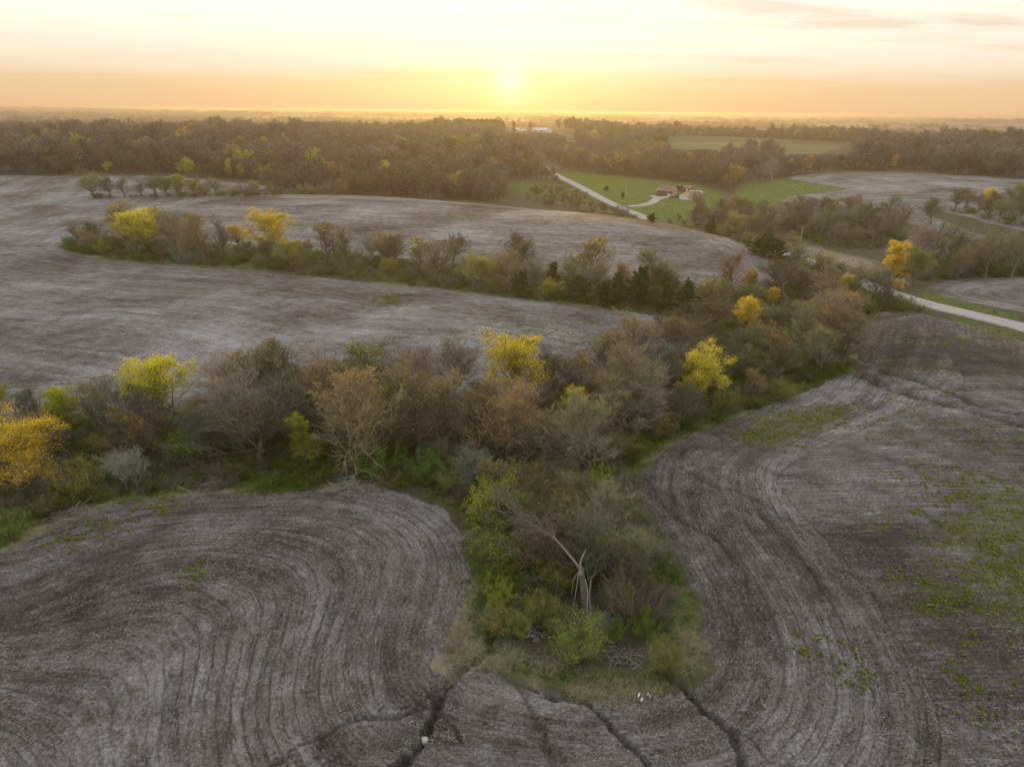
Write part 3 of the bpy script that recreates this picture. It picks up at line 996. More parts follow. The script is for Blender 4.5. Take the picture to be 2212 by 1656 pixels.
def shrub_proto(seed, H=3.0, stems=14, leaves=0, leaf=.07, bias=.4, spread=.75, tw=6, jit=.08, curve=.1):
    g = np.random.default_rng(seed)
    az = np.arange(stems) * 2.4 + g.normal(size=stems) * .3
    an = spread * np.sqrt(g.random(stems))
    D = np.stack([np.sin(an) * np.cos(az), np.sin(an) * np.sin(az), np.cos(an)], -1)
    L = H * g.uniform(.6, 1.0, stems)
    s = np.linspace(0, 1, 6)
    P = np.stack([np.cos(az), np.sin(az), az * 0], -1)[:, None] * .18 * g.random((stems, 1, 1)) + L[:, None, None] * s[None, :, None] * D[:, None]
    P[:, :, 2] += curve * L[:, None] * s ** 2
    P = P + np.cumsum(g.normal(size=P.shape), 1) * .05 * s[None, :, None]
    rr = .035 * (1 - .75 * s)[None] * np.ones((stems, 1))
    L2, r2 = sprout(P, rr, 7, .15, 1, .42, .62, .2, 4, g, .1, .6, .014, .08)
    L3, r3 = sprout(L2, r2, tw, .1, 1, .55, .7, .16, 3, g, .1, .65, .010, .08, .5)
    stem = join([tubes(P, rr, 4, g)])
    crown = join([tubes(L2, r2, 3, g), tubes(L3, r3, 3, g)])
    fol = leaf_quads(pick_on(L3, leaves, g, bias, jit), leaf, g) if leaves else None
    sc = 1 / np.percentile(L3[:, :, 2], 99.5)
    rx = np.percentile(np.hypot(L3[:, :, 0], L3[:, :, 1]), 95)
    sc = np.array([.62 / rx, .62 / rx, sc])
    return [(stem[0] * sc, stem[1]), (crown[0] * sc, crown[1]), (fol[0] * sc, fol[1]) if fol else None]


def cedar_proto(seed, n=7000, slim=.34, leaf=.035, tiers=0):
    g = np.random.default_rng(seed)
    s = np.linspace(0, 1, 6)
    tr = np.zeros((1, 6, 3))
    tr[0, :, 2] = s * .95
    rr = (.022 * (1.05 - s))[None]
    m = 34
    t = np.sort(g.random(m)) * .9 + .05
    az = np.arange(m) * 2.4
    reach = slim * np.clip(1.02 - t, .05, 1) ** .62 * g.uniform(.35, 1.35, m) * np.clip(t / .12, .6, 1)
    q = np.linspace(0, 1, 4)
    L = np.zeros((m, 4, 3))
    L[:, :, 0] = (reach * np.cos(az))[:, None] * q
    L[:, :, 1] = (reach * np.sin(az))[:, None] * q
    L[:, :, 2] = t[:, None] + (.16 if not tiers else -.03) * q * g.uniform(.4, 1.3, (m, 1))
    lr = .006 * (1 - .8 * q)[None] * np.ones((m, 1))
    i = g.integers(0, m, n)
    f = g.random(n) ** .55
    pos = L[i, 0] * (1 - f[:, None]) + L[i, 3] * f[:, None] + g.normal(size=(n, 3)) * np.array([.034, .034, .030])
    V, F = leaf_quads(pos, np.full(n, leaf), g, 2.2)
    return [join([tubes(tr, rr, 6, g), tubes(L, lr, 3, g)]), (V, F), None]


PROTO = {}


def add_proto(key, parts, needle=False):
    ms = []
    for nm, pr, mt in zip(('trunk', 'crown', 'leaves'), parts, (M_BARK, M_NEEDLE if needle else M_TWIG, M_LEAF)):
        ms.append(mesh_np(nm + '_' + key, pr[0], pr[1], mt) if pr is not None else None)
    PROTO[key] = ms


for i, fm in enumerate(('round', 'vase', 'round', 'upright', 'round', 'upright')):
    add_proto(f'bare{i}', tree_proto(100 + i, form=fm, leaves=2600, leaf=.08, bias=3.0, twm=7, trunkr=.18))
for i, fm in enumerate(('vase', 'round', 'upright', 'slim')):
    add_proto(f'leafy{i}', tree_proto(200 + i, form=fm, leaves=19000, leaf=.09, bias=(1.7, .5, .3, .1)[i], twm=6, trunkr=.16, jit=.22))
add_proto('oak', tree_proto(301, form='spread', leaves=0, twm=6, trunkr=.42, lean=-.12))
add_proto('dead', tree_proto(302, H=9, form='spread', leaves=0, twm=3, trunkr=.3, lean=.18))
for i in range(3):
    add_proto(f'scrub{i}', shrub_proto(400 + i, stems=16 + 4 * i, leaves=700, leaf=.045, tw=7))
for i in range(3):
    add_proto(f'bush{i}', shrub_proto(420 + i, stems=16, leaves=4200, leaf=.075, tw=5, jit=.12, spread=.85))
add_proto('cedar0', cedar_proto(501, 4200, .42, .034), True)
add_proto('cedar1', cedar_proto(502, 3600, .32, .034), True)
add_proto('cedar2', cedar_proto(503, 4800, .60, .036), True)
add_proto('spruce', cedar_proto(504, 2500, .20, .05, 1), True)

GREY, BROWN, DARKB, PALE = (.310, .285, .220), (.335, .280, .175), (.165, .152, .105), (.42, .385, .32)
BARK = (.21, .185, .15)
LEAFC = {'none': None, 'amber': (.50, .42, .10), 'orange': (.52, .40, .07), 'gold': (.92, .80, .03), 'yellow': (.82, .70, .04),
         'lime': (.40, .46, .03), 'green': (.15, .27, .02), 'olive': (.29, .31, .06), 'dull': (.30, .26, .09), 'cedar': (.078, .098, .034)}
TREES = []


def plant(key, base, height, label=None, name='tree', cat='tree', group=None, leafc='none', twig=GREY, bark=BARK, wide=1.0, rz=None, desc=None, tall_var=.0):
    root = thing(name, label or '', cat, (base[0], base[1], base[2] - .12), random.uniform(0, 6.283) if rz is None else rz, group)
    root.scale = (height * wide, height * wide, height)
    tk, cr, lf = PROTO[key]
    j = lambda c: tuple(max(.004, x * random.uniform(.85, 1.15)) for x in c)
    obj('trunk' if cat == 'tree' else 'stems', tk, root, color=j(bark))
    if key.startswith(('cedar', 'spruce')):
        obj('crown', cr, root, color=j(LEAFC['cedar'] if leafc == 'none' else LEAFC[leafc]))
    else:
        c = obj('crown', cr, root, color=j(twig))
        if lf is not None and LEAFC.get(leafc):
            obj('leaves', lf, c, color=j(LEAFC[leafc]))
    p = project([(base[0], base[1], base[2] + height * .6)])[0]
    TREES.append(dict(o=root, label=label, desc=desc, u=p[0], v=p[1], b=base, h=height))
    return root


def height_for(base, vtop):
    lo, hi = .3, 40.0
    for _ in range(30):
        md = (lo + hi) / 2
        if project([(base[0], base[1], base[2] + md)])[0, 1] > vtop:
            lo = md
        else:
            hi = md
    return lo


# trees that stand out: u, base v, top v, kind, leaf colour, twig colour, width, label, (kind of thing)
SPEC = [
    # the wooded draw
    (44, 1085, 897, 'leafy1', 'yellow', BROWN, 1.3, 'broad yellow-green leafing tree at the left edge beside the nearest field', 'tree'),
    (160, 955, 832, 'leafy0', 'lime', DARKB, .85, 'dark crooked trunk with a lime green flat top near the left edge', 'tree'),
    (8, 925, 822, 'leafy0', 'lime', DARKB, .9, 'lime topped tree cut by the left edge of the picture', 'tree'),
    (68, 935, 836, 'bare0', 'dull', DARKB, .9, 'dark bare tree between the two lime topped trees on the left', 'tree'),
    (240, 950, 800, 'bare2', 'none', BROWN, .95, 'bare brown tree just left of the big yellow vase-shaped tree', 'tree'),
    (369, 930, 770, 'leafy0', 'yellow', BROWN, 1.05, 'big yellow leafing tree spreading like a vase on the left of the draw', 'tree'),
    (430, 925, 850, 'bare4', 'orange', BROWN, 1.0, 'low reddish brown tree at the foot of the big yellow vase-shaped tree', 'tree'),
    (537, 978, 785, 'bare1', 'none', GREY, .9, 'pale grey bare tree with open trunk right of the yellow vase-shaped tree', 'tree'),
    (627, 900, 738, 'bare3', 'none', DARKB, .95, 'tallest dark bare tree standing against the pale middle field', 'tree'),
    (682, 896, 762, 'bare1', 'none', DARKB, .85, 'dark bare tree leaning beside the tallest dark bare tree', 'tree'),
    (663, 1012, 893, 'leafy3', 'lime', BROWN, .9, 'slender green young tree at the edge of the left belt', 'tree'),
    (277, 1060, 955, 'bare1', 'none', PALE, .8, 'left of two small pale bare trees at the field edge', 'tree'),
    (299, 1056, 962, 'bare5', 'none', PALE, .8, 'right of two small pale bare trees at the field edge', 'tree'),
    (774, 1026, 781, 'bare0', 'amber', BROWN, 1.0, 'wide amber tipped tree on one straight pale trunk by the field', 'tree'),
    (905, 990, 788, 'bare2', 'amber', BROWN, 1.05, 'large rounded brown tree right of the amber tipped straight trunk', 'tree'),
    (898, 880, 738, 'bare1', 'none', GREY, .9, 'bare fan-shaped treetop rising behind the large rounded brown tree', 'tree'),
    (1105, 885, 716, 'leafy1', 'gold', BROWN, 1.15, 'brilliant golden yellow tree in the middle of the picture', 'tree'),
    (1045, 960, 836, 'bare2', 'dull', GREY, .8, 'grey bare tree just in front of the brilliant golden tree', 'tree'),
    (1235, 930, 832, 'leafy2', 'yellow', BROWN, .8, 'small yellow leafing tree down right of the brilliant golden tree', 'tree'),
    (1276, 1046, 843, 'bare0', 'olive', GREY, 1.1, 'broad grey bare tree at the throat of the draw', 'tree'),
    (1379, 925, 798, 'bare2', 'orange', BROWN, 1.05, 'orange tinted bare tree right of the broad grey tree', 'tree'),
    (1437, 875, 735, 'bare3', 'none', GREY, 1.1, 'tall grey thicket tree beside the tip of the middle field', 'tree'),
    (1510, 885, 738, 'leafy1', 'gold', BROWN, .95, 'tree with an orange yellow flat top in the right half of the draw', 'tree'),
    (1623, 865, 795, 'bare4', 'orange', BROWN, .9, 'small orange budding tree near the inner corner of the right field', 'tree'),
    (1773, 812, 700, 'bare0', 'amber', BROWN, 1.1, 'large brown round tree standing at the corner of the right field', 'tree'),
    (1806, 705, 630, 'dead', 'none', PALE, 1.15, 'dead bleached tree with bare white branches near the road', 'tree'),
    (1696, 652, 548, 'oak', 'none', DARKB, 1.0, 'big old oak with a thick dark crooked trunk', 'tree'),
    (1612, 730, 640, 'leafy2', 'gold', BROWN, .9, 'golden leafing tree below and left of the big oak', 'tree'),
    (1616, 642, 583, 'leafy0', 'amber', BROWN, .8, 'pale orange small tree left of the big oak', 'tree'),
    (1663, 668, 618, 'leafy2', 'yellow', BROWN, .9, 'small yellow-green tree at the foot of the big oak', 'tree'),
    (1770, 680, 588, 'bare2', 'dull', BROWN, 1.3, 'dense round brown thicket tree between oak and road', 'tree'),
    (1885, 660, 577, 'bare0', 'dull', DARKB, 1.35, 'dark rounded tree leaning over the gravel road', 'tree'),
    (1820, 650, 590, 'leafy2', 'yellow', BROWN, 1.0, 'yellowish tree beside the road behind the dark rounded tree', 'tree'),
    (1932, 612, 518, 'leafy3', 'yellow', BROWN, 1.15, 'bright golden upright tree across the gravel road', 'tree'),
    (1968, 614, 530, 'leafy1', 'olive', BROWN, 1.0, 'olive green tree touching the bright golden upright tree', 'tree'),
    (1940, 632, 600, 'leafy1', 'yellow', BROWN, 1.0, 'low yellow sapling under the bright golden upright tree', 'tree'),
    (1738, 640, 574, 'bare2', 'dull', GREY, 1.2, 'grey twiggy tree on the near roadside right of the big oak', 'tree'),
    (1792, 642, 572, 'bare0', 'olive', BROWN, 1.2, 'olive tipped tree on the near roadside, second right of the oak', 'tree'),
    (1842, 650, 582, 'bare4', 'dull', BROWN, 1.2, 'brown tree on the near roadside left of the dark rounded tree', 'tree'),
    # hedgerow between the middle field and the hill field
    (304, 560, 450, 'leafy0', 'gold', GREY, .8, 'gold topped tree at the left end of the middle hedgerow', 'tree'),
    (284, 548, 432, 'bare3', 'amber', BROWN, .95, 'tall thin brown tree behind the gold topped hedgerow tree', 'tree'),
    (190, 545, 495, 'bare4', 'amber', BROWN, 1.2, 'low rounded brown tree closing the left end of the hedgerow', 'tree'),
    (386, 555, 444, 'bare1', 'none', GREY, .9, 'bare forked hedgerow tree right of the gold topped tree', 'tree'),
    (441, 566, 452, 'bare0', 'amber', BROWN, .85, 'oval tree on a long pale trunk in the middle hedgerow', 'tree'),
    (485, 558, 462, 'bare5', 'none', GREY, .8, 'thin grey tree between the oval tree and the pale golden dome', 'tree'),
    (580, 556, 448, 'leafy1', 'gold', GREY, 1.15, 'wide pale golden dome-shaped tree in the middle hedgerow', 'tree'),
    (516, 540, 484, 'leafy2', 'yellow', BROWN, 1.0, 'small bright yellow tree left of the pale golden dome', 'tree'),
    (624, 580, 512, 'leafy1', 'lime', BROWN, 1.15, 'round lime green tree below the pale golden dome', 'tree'),
    (801, 572, 502, 'bare3', 'none', PALE, .7, 'slim white-barked tree in the middle hedgerow', 'tree'),
    (832, 572, 493, 'bare1', 'amber', BROWN, .9, 'amber topped tree just right of the slim white tree', 'tree'),
    (938, 612, 516, 'bare2', 'none', BROWN, 1.15, 'broad dark brown tree in the centre of the middle hedgerow', 'tree'),
    (1030, 624, 544, 'leafy1', 'amber', BROWN, 1.1, 'rounded amber tree right of the broad dark brown hedgerow tree', 'tree'),
    (1095, 628, 537, 'bare0', 'amber', BROWN, 1.1, 'fan-shaped amber tree next to the rounded amber tree', 'tree'),
    (1150, 632, 550, 'bare5', 'none', GREY, .9, 'thin grey tree between amber fan and tall pale amber tree', 'tree'),
    (1244, 630, 536, 'bare1', 'amber', GREY, 1.0, 'tall pale amber tree in the right half of the hedgerow', 'tree'),
    (1285, 638, 550, 'bare1', 'amber', GREY, .8, 'second pale amber tree touching the tall pale amber one', 'tree'),
    (838, 594, 555, 'leafy1', 'lime', BROWN, 1.2, 'lime green round bushy tree below the amber topped tree', 'tree'),
    (1188, 645, 600, 'leafy1', 'lime', BROWN, 1.2, 'lime green bushy tree left of the dark cedars', 'tree'),
    (1382, 664, 584, 'cedar2', 'none', DARKB, .8, 'largest dark evergreen cedar at the right end of the hedgerow', 'tree'),
    (1194, 622, 571, 'cedar1', 'none', DARKB, .9, 'narrow dark cedar poking up beside the tall pale amber tree', 'tree'),
    (1128, 640, 590, 'cedar2', 'none', DARKB, .9, 'rounded dark cedar below the amber fan-shaped tree', 'tree'),
    (1250, 652, 600, 'cedar2', 'none', DARKB, .95, 'dark cedar at the foot of the tall pale amber tree', 'tree'),
    (1434, 676, 603, 'cedar1', 'none', DARKB, .9, 'slim pointed cedar right of the largest cedar', 'tree'),
    (1332, 662, 598, 'cedar0', 'none', DARKB, .9, 'pointed cedar left of the largest cedar', 'tree'),
    (1480, 680, 612, 'cedar0', 'none', DARKB, .9, 'dark cedar nearest the tip of the middle field', 'tree'),
    (1305, 660, 612, 'cedar2', 'none', DARKB, .9, 'low wide cedar second left of the largest cedar', 'tree'),
    (1510, 690, 625, 'cedar1', 'none', DARKB, .8, 'last slender cedar before the brown thicket', 'tree'),
    # row behind the hill field on the left
    (203, 429, 364, 'bare1', 'amber', BROWN, .95, 'amber topped tree leading the far left row behind the hill', 'tree'),
    (239, 426, 379, 'bare0', 'none', DARKB, .9, 'second tree from the left in the far left row', 'tree'),
    (270, 426, 380, 'bare5', 'amber', BROWN, .9, 'third thin tree from the left in the far left row', 'tree'),
    (304, 426, 384, 'bare3', 'none', GREY, .9, 'fourth pale tree from the left in the far left row', 'tree'),
    (335, 426, 373, 'bare1', 'none', DARKB, .9, 'dark forked tree in the far left row', 'tree'),
    (359, 426, 382, 'leafy2', 'olive', BROWN, 1.0, 'olive tree between the forked tree and the lime tree', 'tree'),
    (386, 426, 376, 'leafy2', 'lime', BROWN, 1.0, 'bright lime green tree in the far left row', 'tree'),
    (424, 425, 384, 'leafy1', 'olive', BROWN, .9, 'olive bushy tree right of the bright lime tree', 'tree'),
    (468, 424, 382, 'bare2', 'none', GREY, 1.1, 'grey wide tree near the right end of the far left row', 'tree'),
    (550, 420, 388, 'leafy1', 'lime', BROWN, .9, 'lime green round tree alone above the hill crest', 'tree'),
    # right-hand side
    (1667, 394, 339, 'bare0', 'none', PALE, 1.0, 'pale round tree standing above the green meadow wedge', 'tree'),
    (1506, 464, 401, 'bare1', 'none', GREY, .9, 'tall open bare tree in front of the garage', 'tree'),
    (1534, 505, 468, 'cedar1', 'none', DARKB, 1.1, 'dark pointed cedar where the road dips behind the hill', 'tree'),
    (1585, 516, 457, 'leafy1', 'amber', BROWN, 1.25, 'wide orange-yellow tree by the hill field edge', 'tree'),
    (1643, 505, 448, 'bare5', 'none', DARKB, .6, 'thin dark bare pole-like tree right of the wide orange tree', 'tree'),
    (2010, 484, 424, 'bare0', 'dull', DARKB, 1.1, 'lone dark rounded tree on the far right field', 'tree'),
    (2134, 452, 406, 'leafy0', 'gold', BROWN, 1.0, 'yellow topped tree at the end of the far right hedge', 'tree'),
    (1985, 590, 482, 'bare2', 'olive', PALE, .9, 'pale feathery tree left of the twisted grey tree', 'tree'),
    (2022, 588, 470, 'oak', 'none', GREY, .85, 'big twisted grey tree right of the bright golden tree', 'tree'),
    (2125, 598, 488, 'bare1', 'none', GREY, 1.0, 'tall tree with a bare white trunk at the right', 'tree'),
    (2185, 600, 500, 'bare2', 'olive', GREY, 1.0, 'grey olive tree at the far right edge above the ploughed corner', 'tree'),
    (1655, 556, 510, 'cedar2', 'none', DARKB, 1.5, 'big dark spreading cedar clump at the end of the hill field', 'tree'),
    (1636, 548, 516, 'cedar2', 'none', DARKB, 1.3, 'lower dark cedar left of the big spreading cedar clump', 'tree'),
    (1680, 562, 524, 'cedar2', 'none', DARKB, 1.3, 'dark cedar right of the big spreading cedar clump', 'tree'),
    (1408, 482, 462, 'cedar2', 'none', DARKB, 1.2, 'round dark juniper beside the road in front of the lawn', 'tree'),
    (1345, 428, 416, 'cedar0', 'none', DARKB, 1.2, 'small dark evergreen at the foot of the pole by the lawn', 'tree'),
    (1310, 412, 402, 'cedar2', 'none', DARKB, 1.2, 'tiny dark evergreen alone on the lawn above the road', 'tree'),
    # shrubs of the spur
    (1060, 1130, 1022, 'bush0', 'lime', BROWN, .8, 'big bright yellow-green bush beside the left field', 'bush'),
    (1083, 1314, 1252, 'bush1', 'lime', BROWN, .75, 'small vivid lime bush left of the split trunk', 'bush'),
    (1250, 1424, 1333, 'bush2', 'olive', BROWN, .85, 'large olive bush in front of the split trunk', 'bush'),
    (1358, 1348, 1252, 'scrub0', 'none', (.20, .145, .095), 1.0, 'tan leafless bush right of the split trunk', 'bush'),
    (1390, 1380, 1322, 'bush0', 'green', BROWN, .7, 'green bush below the tan leafless bush', 'bush'),
    (1332, 1385, 1335, 'bush1', 'green', BROWN, .65, 'small green bush between olive bush and tan bush', 'bush'),
    (1434, 1450, 1383, 'bush2', 'olive', BROWN, .85, 'low olive bush at the lower right tip of the spur', 'bush'),
    (1290, 1088, 1004, 'bush1', 'lime', BROWN, .65, 'tall green bush on the right side of the spur', 'bush'),
    (1078, 1362, 1310, 'bush2', 'dull', BROWN, .9, 'dull olive bush below the vivid lime bush', 'bush'),
    (1128, 1372, 1312, 'bush0', 'olive', BROWN, .8, 'olive bush left of centre below the leaning limb', 'bush'),
    (1160, 1345, 1272, 'bush1', 'olive', BROWN, .75, 'taller olive bush touching the split trunk on its left', 'bush'),
    (1195, 1362, 1300, 'bush2', 'olive', BROWN, .8, 'olive bush just left of the large front olive bush', 'bush'),
    (1290, 1370, 1322, 'scrub1', 'none', GREY, .9, 'grey leafless shrub at the foot of the split trunk', 'bush'),
    (1685, 866, 813, 'bush0', 'olive', BROWN, 1.1, 'round pale green bush at the field edge below the brown thicket', 'bush'),
    (1692, 812, 745, 'bush1', 'green', BROWN, 1.0, 'deep green bush in front of the large brown round tree', 'bush'),
    (191, 1072, 990, 'bush1', 'olive', BROWN, .9, 'olive green bush beside the broad yellow-green tree', 'bush'),
    (15, 1165, 1105, 'bush2', 'green', BROWN, 1.2, 'deep green bush in the left corner below the yellow-green tree', 'bush'),
    (811, 1030, 955, 'bush0', 'green', BROWN, .9, 'green bush right beside the straight pale trunk', 'bush'),
    (925, 1040, 972, 'bush1', 'green', BROWN, 1.0, 'dark green bush at the edge of the inner field corner', 'bush'),
    (970, 1060, 1005, 'bush2', 'olive', BROWN, .9, 'olive bush left of the big bright yellow-green bush', 'bush'),
    (1125, 1080, 985, 'bush0', 'olive', BROWN, .9, 'olive bush behind the big bright yellow-green bush', 'bush'),
    (1960, 662, 636, 'scrub1', 'dull', GREY, 1.6, 'low grey thicket on the near side of the road bend', 'bush'),
]
sp = at([s_[0] for s_ in SPEC], [s_[1] for s_ in SPEC])
for s_, b in zip(SPEC, sp):
    bush = s_[8] == 'bush'
    wx = 1.4 if 'far left row' in s_[7] or (s_[1] < 430 and s_[0] < 600) else (1.18 if s_[1] < 690 and s_[0] < 1330 else 1.0)
    plant(s_[3], b, height_for(b, s_[2]), s_[7], name='bush' if bush else ('cedar_tree' if s_[3].startswith('cedar') else 'tree'), cat='bush' if bush else 'tree',
          leafc=s_[4], twig=s_[5], wide=s_[6] * wx, bark=(.34, .31, .27) if s_[5] is PALE else BARK)

# ------------------------------------------------------------------ trees and bushes filling the belts
PLACED = [(t_['b'][0], t_['b'][1]) for t_ in TREES]


BRIGHT = [(q[0], b_[1], q[2] + .62 * (q[1] - q[2])) for q, b_ in zip(SPEC, sp) if q[8] == 'tree' and q[4] in ('gold', 'yellow', 'lime') and q[1] > 440]


def h_lim(x, y):
    """no saplings right in front of the leaning limb"""
    return -4.0 < x - _b[0] < 1.5 and -4 < y - _b[1] < 1.2


_b = at(1258, 1300)[0]
PLACED += [(_b[0] - .5 + .8 * i, _b[1] - 1.0 + .3 * i) for i in (-2, -1, 0, 1)] * 2


def fill(poly, n, gap, keys, hts, group, desc, leafs, cat='tree', name='tree', margin=.8, cond=None, wide=(.95, 1.3), twigs=(GREY, BROWN, DARKB, DARKB)):
    P = np.asarray(poly)
    lo, hi = P.min(0), P.max(0)
    g = np.random.default_rng(int(abs(P.sum())) % 99991 + n)
    made = 0
    for _ in range(60):
        if made >= n:
            break
        c = lo + (hi - lo) * g.random((400, 2))
        d, _a = seg_dist(c[:, 0], c[:, 1], P, True)
        ok = inside(c[:, 0], c[:, 1], P) & (d > margin)
        if cond is not None:
            ok &= cond(c)
        for x, y in c[ok]:
            if made >= n:
                break
            uv = project([(x, y, float(hmap(x, y)) + 2)])[0]
            if not (-60 < uv[0] < 2272 and uv[1] < 1700):
                continue
            if min((x - a) ** 2 + (y - b) ** 2 for a, b in PLACED) < gap * gap or (cat == 'tree' and h_lim(x, y)):
                continue
            PLACED.append((x, y))
            h = g.uniform(*hts) * (1 - .28 * float(smooth(112, 150, np.array(y)))) if poly is DRAW else g.uniform(*hts)
            if poly is DRAW or poly is HEDGE:                 # shorter growth in front of the bright leafing trees
                b3 = (x, y, float(hmap(x, y)))
                for lu, ly, lv in BRIGHT:
                    if abs(uv[0] - lu) < 85 and y < ly + 3:
                        h = min(h, max(1.6, height_for(b3, lv)))
            k = keys[g.integers(len(keys))]
            lc = leafs[g.integers(len(leafs))]
            tw = twigs[g.integers(len(twigs))]
            plant(k, (x, y, float(hmap(x, y))), h, None, name, cat, group, lc, tw, wide=g.uniform(*wide),
                  desc=({'none': 'leafless', 'amber': 'amber tipped', 'orange': 'orange tipped', 'dull': 'brownish', 'olive': 'olive', 'green': 'green', 'lime': 'lime green',
                         'yellow': 'yellowish', 'gold': 'golden'}[lc] + ' ' + desc))
            made += 1


road_far = lambda c: seg_dist(c[:, 0], c[:, 1], ROAD)[0] > 7.5
BARES = ['bare0', 'bare1', 'bare2', 'bare3', 'bare4', 'bare5']
SCRUBS = ['scrub0', 'scrub1', 'scrub2', 'scrub1']
belt = lambda c: (c[:, 1] > 66) & road_far(c)
spur = lambda c: (c[:, 1] <= 66) & (c[:, 1] > 41) & (c[:, 0] > -4)
fill(DRAW, 108, 2.8, BARES, (6.5, 12.3), 'trees of the wooded draw', 'tree in the draw', ['none', 'amber', 'dull', 'amber', 'olive', 'amber', 'none', 'orange'], margin=1.7, cond=belt)
fill(DRAW, 100, 2.1, SCRUBS + ['bush0', 'bush1', 'bush2', 'bush0'], (1.8, 4.2), 'bushes under the trees of the wooded draw', 'bush in the draw',
     ['none', 'dull', 'olive', 'green', 'dull', 'green', 'olive'], 'bush', 'bush', 1.3, belt, (.95, 1.6))
fill(DRAW, 22, 2.0, ['bare5', 'bare3', 'bare4', 'bare1'], (4.5, 7.0), 'saplings of the spur', 'sapling in the spur', ['none', 'none', 'dull', 'olive'], margin=3.2, cond=spur)
fill(DRAW, 44, 1.4, SCRUBS + ['bush2'], (1.4, 3.2), 'bushes of the spur', 'bush in the spur', ['none', 'none', 'dull', 'olive'], 'bush', 'bush', 1.5, spur, (.9, 1.35))
fill(HEDGE, 30, 3.6, BARES, (6.5, 11.0), 'trees of the middle hedgerow', 'tree in the middle hedgerow', ['none', 'amber', 'dull', 'amber', 'olive', 'yellow'], margin=3.0)
fill(HEDGE, 50, 2.6, ['bush0', 'bush1', 'bush2', 'scrub0', 'scrub1', 'scrub2'], (2.2, 5.0), 'bushes along the middle hedgerow', 'bush in the middle hedgerow',
     ['olive', 'green', 'dull', 'lime', 'none', 'dull'], 'bush', 'bush', 1.2, None, (.9, 1.4))
CLUMP = pts([(1700, 470), (1780, 478), (1880, 475), (1945, 490), (1950, 520), (1900, 538), (1830, 540), (1760, 528), (1700, 520), (1680, 495)])
fill(CLUMP, 36, 3.8, BARES, (7.0, 11.5), 'trees of the dark clump across the road', 'tree in the dark clump across the road', ['none', 'none', 'dull', 'olive', 'none'], margin=1, twigs=(GREY, DARKB, GREY))
fill(CLUMP, 13, 3.0, SCRUBS + ['bush2'], (2.5, 4.5), 'bushes of the dark clump across the road', 'bush in the dark clump', ['none', 'dull', 'olive', 'green'], 'bush', 'bush', .3)
RTREES = pts([(1965, 580), (2010, 565), (2100, 560), (2260, 560), (2260, 592), (2150, 600), (2040, 605), (1985, 612)])
fill(RTREES, 16, 4.2, BARES, (7, 11.5), 'trees right of the golden roadside tree', 'tree at the right beyond the road', ['none', 'olive', 'dull', 'olive'], margin=1)
fill(RTREES, 15, 2.4, ['bush0', 'bush1', 'scrub1', 'scrub2'], (1.8, 4), 'bushes right of the golden roadside tree', 'bush at the right beyond the road', ['olive', 'dull', 'green', 'none'], 'bush', 'bush', .6)
HOUSE_T = pts([(1470, 482), (1520, 468), (1590, 462), (1640, 470), (1690, 490), (1660, 520), (1600, 520), (1540, 505), (1480, 488)])
fill(HOUSE_T, 26, 4.2, BARES + ['leafy1', 'leafy2'], (5, 10), 'trees between the house and the road', 'tree between the house and the road', ['none', 'olive', 'dull', 'amber', 'lime'], margin=.5, cond=road_far)
FARHEDGE = pts([(1985, 452), (2040, 455), (2130, 445), (2260, 438), (2260, 498), (2212, 494), (2130, 476), (2050, 458)])
fill(FARHEDGE, 18, 6, BARES + ['leafy1'], (7, 11), 'trees of the far right hedge', 'tree in the far right hedge', ['olive', 'dull', 'none', 'olive'], margin=.5)
ROWL = pts([(190, 430), (330, 427.2), (560, 423), (730, 421.2), (740, 419.4), (560, 419), (330, 423.5), (190, 426)])
fill(ROWL, 10, 5, ['bush0', 'scrub1', 'scrub2', 'bare2'], (3, 6.5), 'bushes of the far left row', 'bush in the far left row', ['olive', 'none', 'dull', 'green'], 'bush', 'bush', .3)
ROADW = pts([(1210, 388), (1240, 410), (1290, 434), (1340, 458), (1400, 479), (1330, 468), (1250, 455), (1150, 440), (1130, 420), (1180, 400)])
fill(ROADW, 22, 4.4, SCRUBS + ['bare4', 'bare2'], (3, 6.0), 'scrub along the road behind the hill', 'bush along the road behind the hill', ['none', 'dull', 'none', 'olive'], 'bush', 'bush', .5, road_far)

EDGE = pts([(1402, 479), (1450, 483), (1520, 498), (1590, 518), (1650, 540), (1672, 552), (1690, 550), (1640, 528), (1580, 506), (1500, 487), (1440, 474), (1405, 472)])
fill(EDGE, 16, 3.0, ['bush0', 'scrub1', 'scrub2', 'bush1', 'bare4'], (2.0, 4.2), 'bushes along the right shoulder of the hill field', 'bush along the shoulder of the hill field',
     ['none', 'dull', 'olive', 'lime', 'amber'], 'bush', 'bush', .2, lambda c: seg_dist(c[:, 0], c[:, 1], ROAD)[0] > 5)
# ------------------------------------------------------------------ woods: too many to count, one mass
M_FTWIG = obj_mat('wood_twigs', var=.3, scale=.08, src='INSTANCER')
M_FBARK = simple('wood_bark', (.11, .095, .078), .9, .3)
protoc = bpy.data.collections.new('wood_tree_shapes')          # source shapes only, not linked to the scene


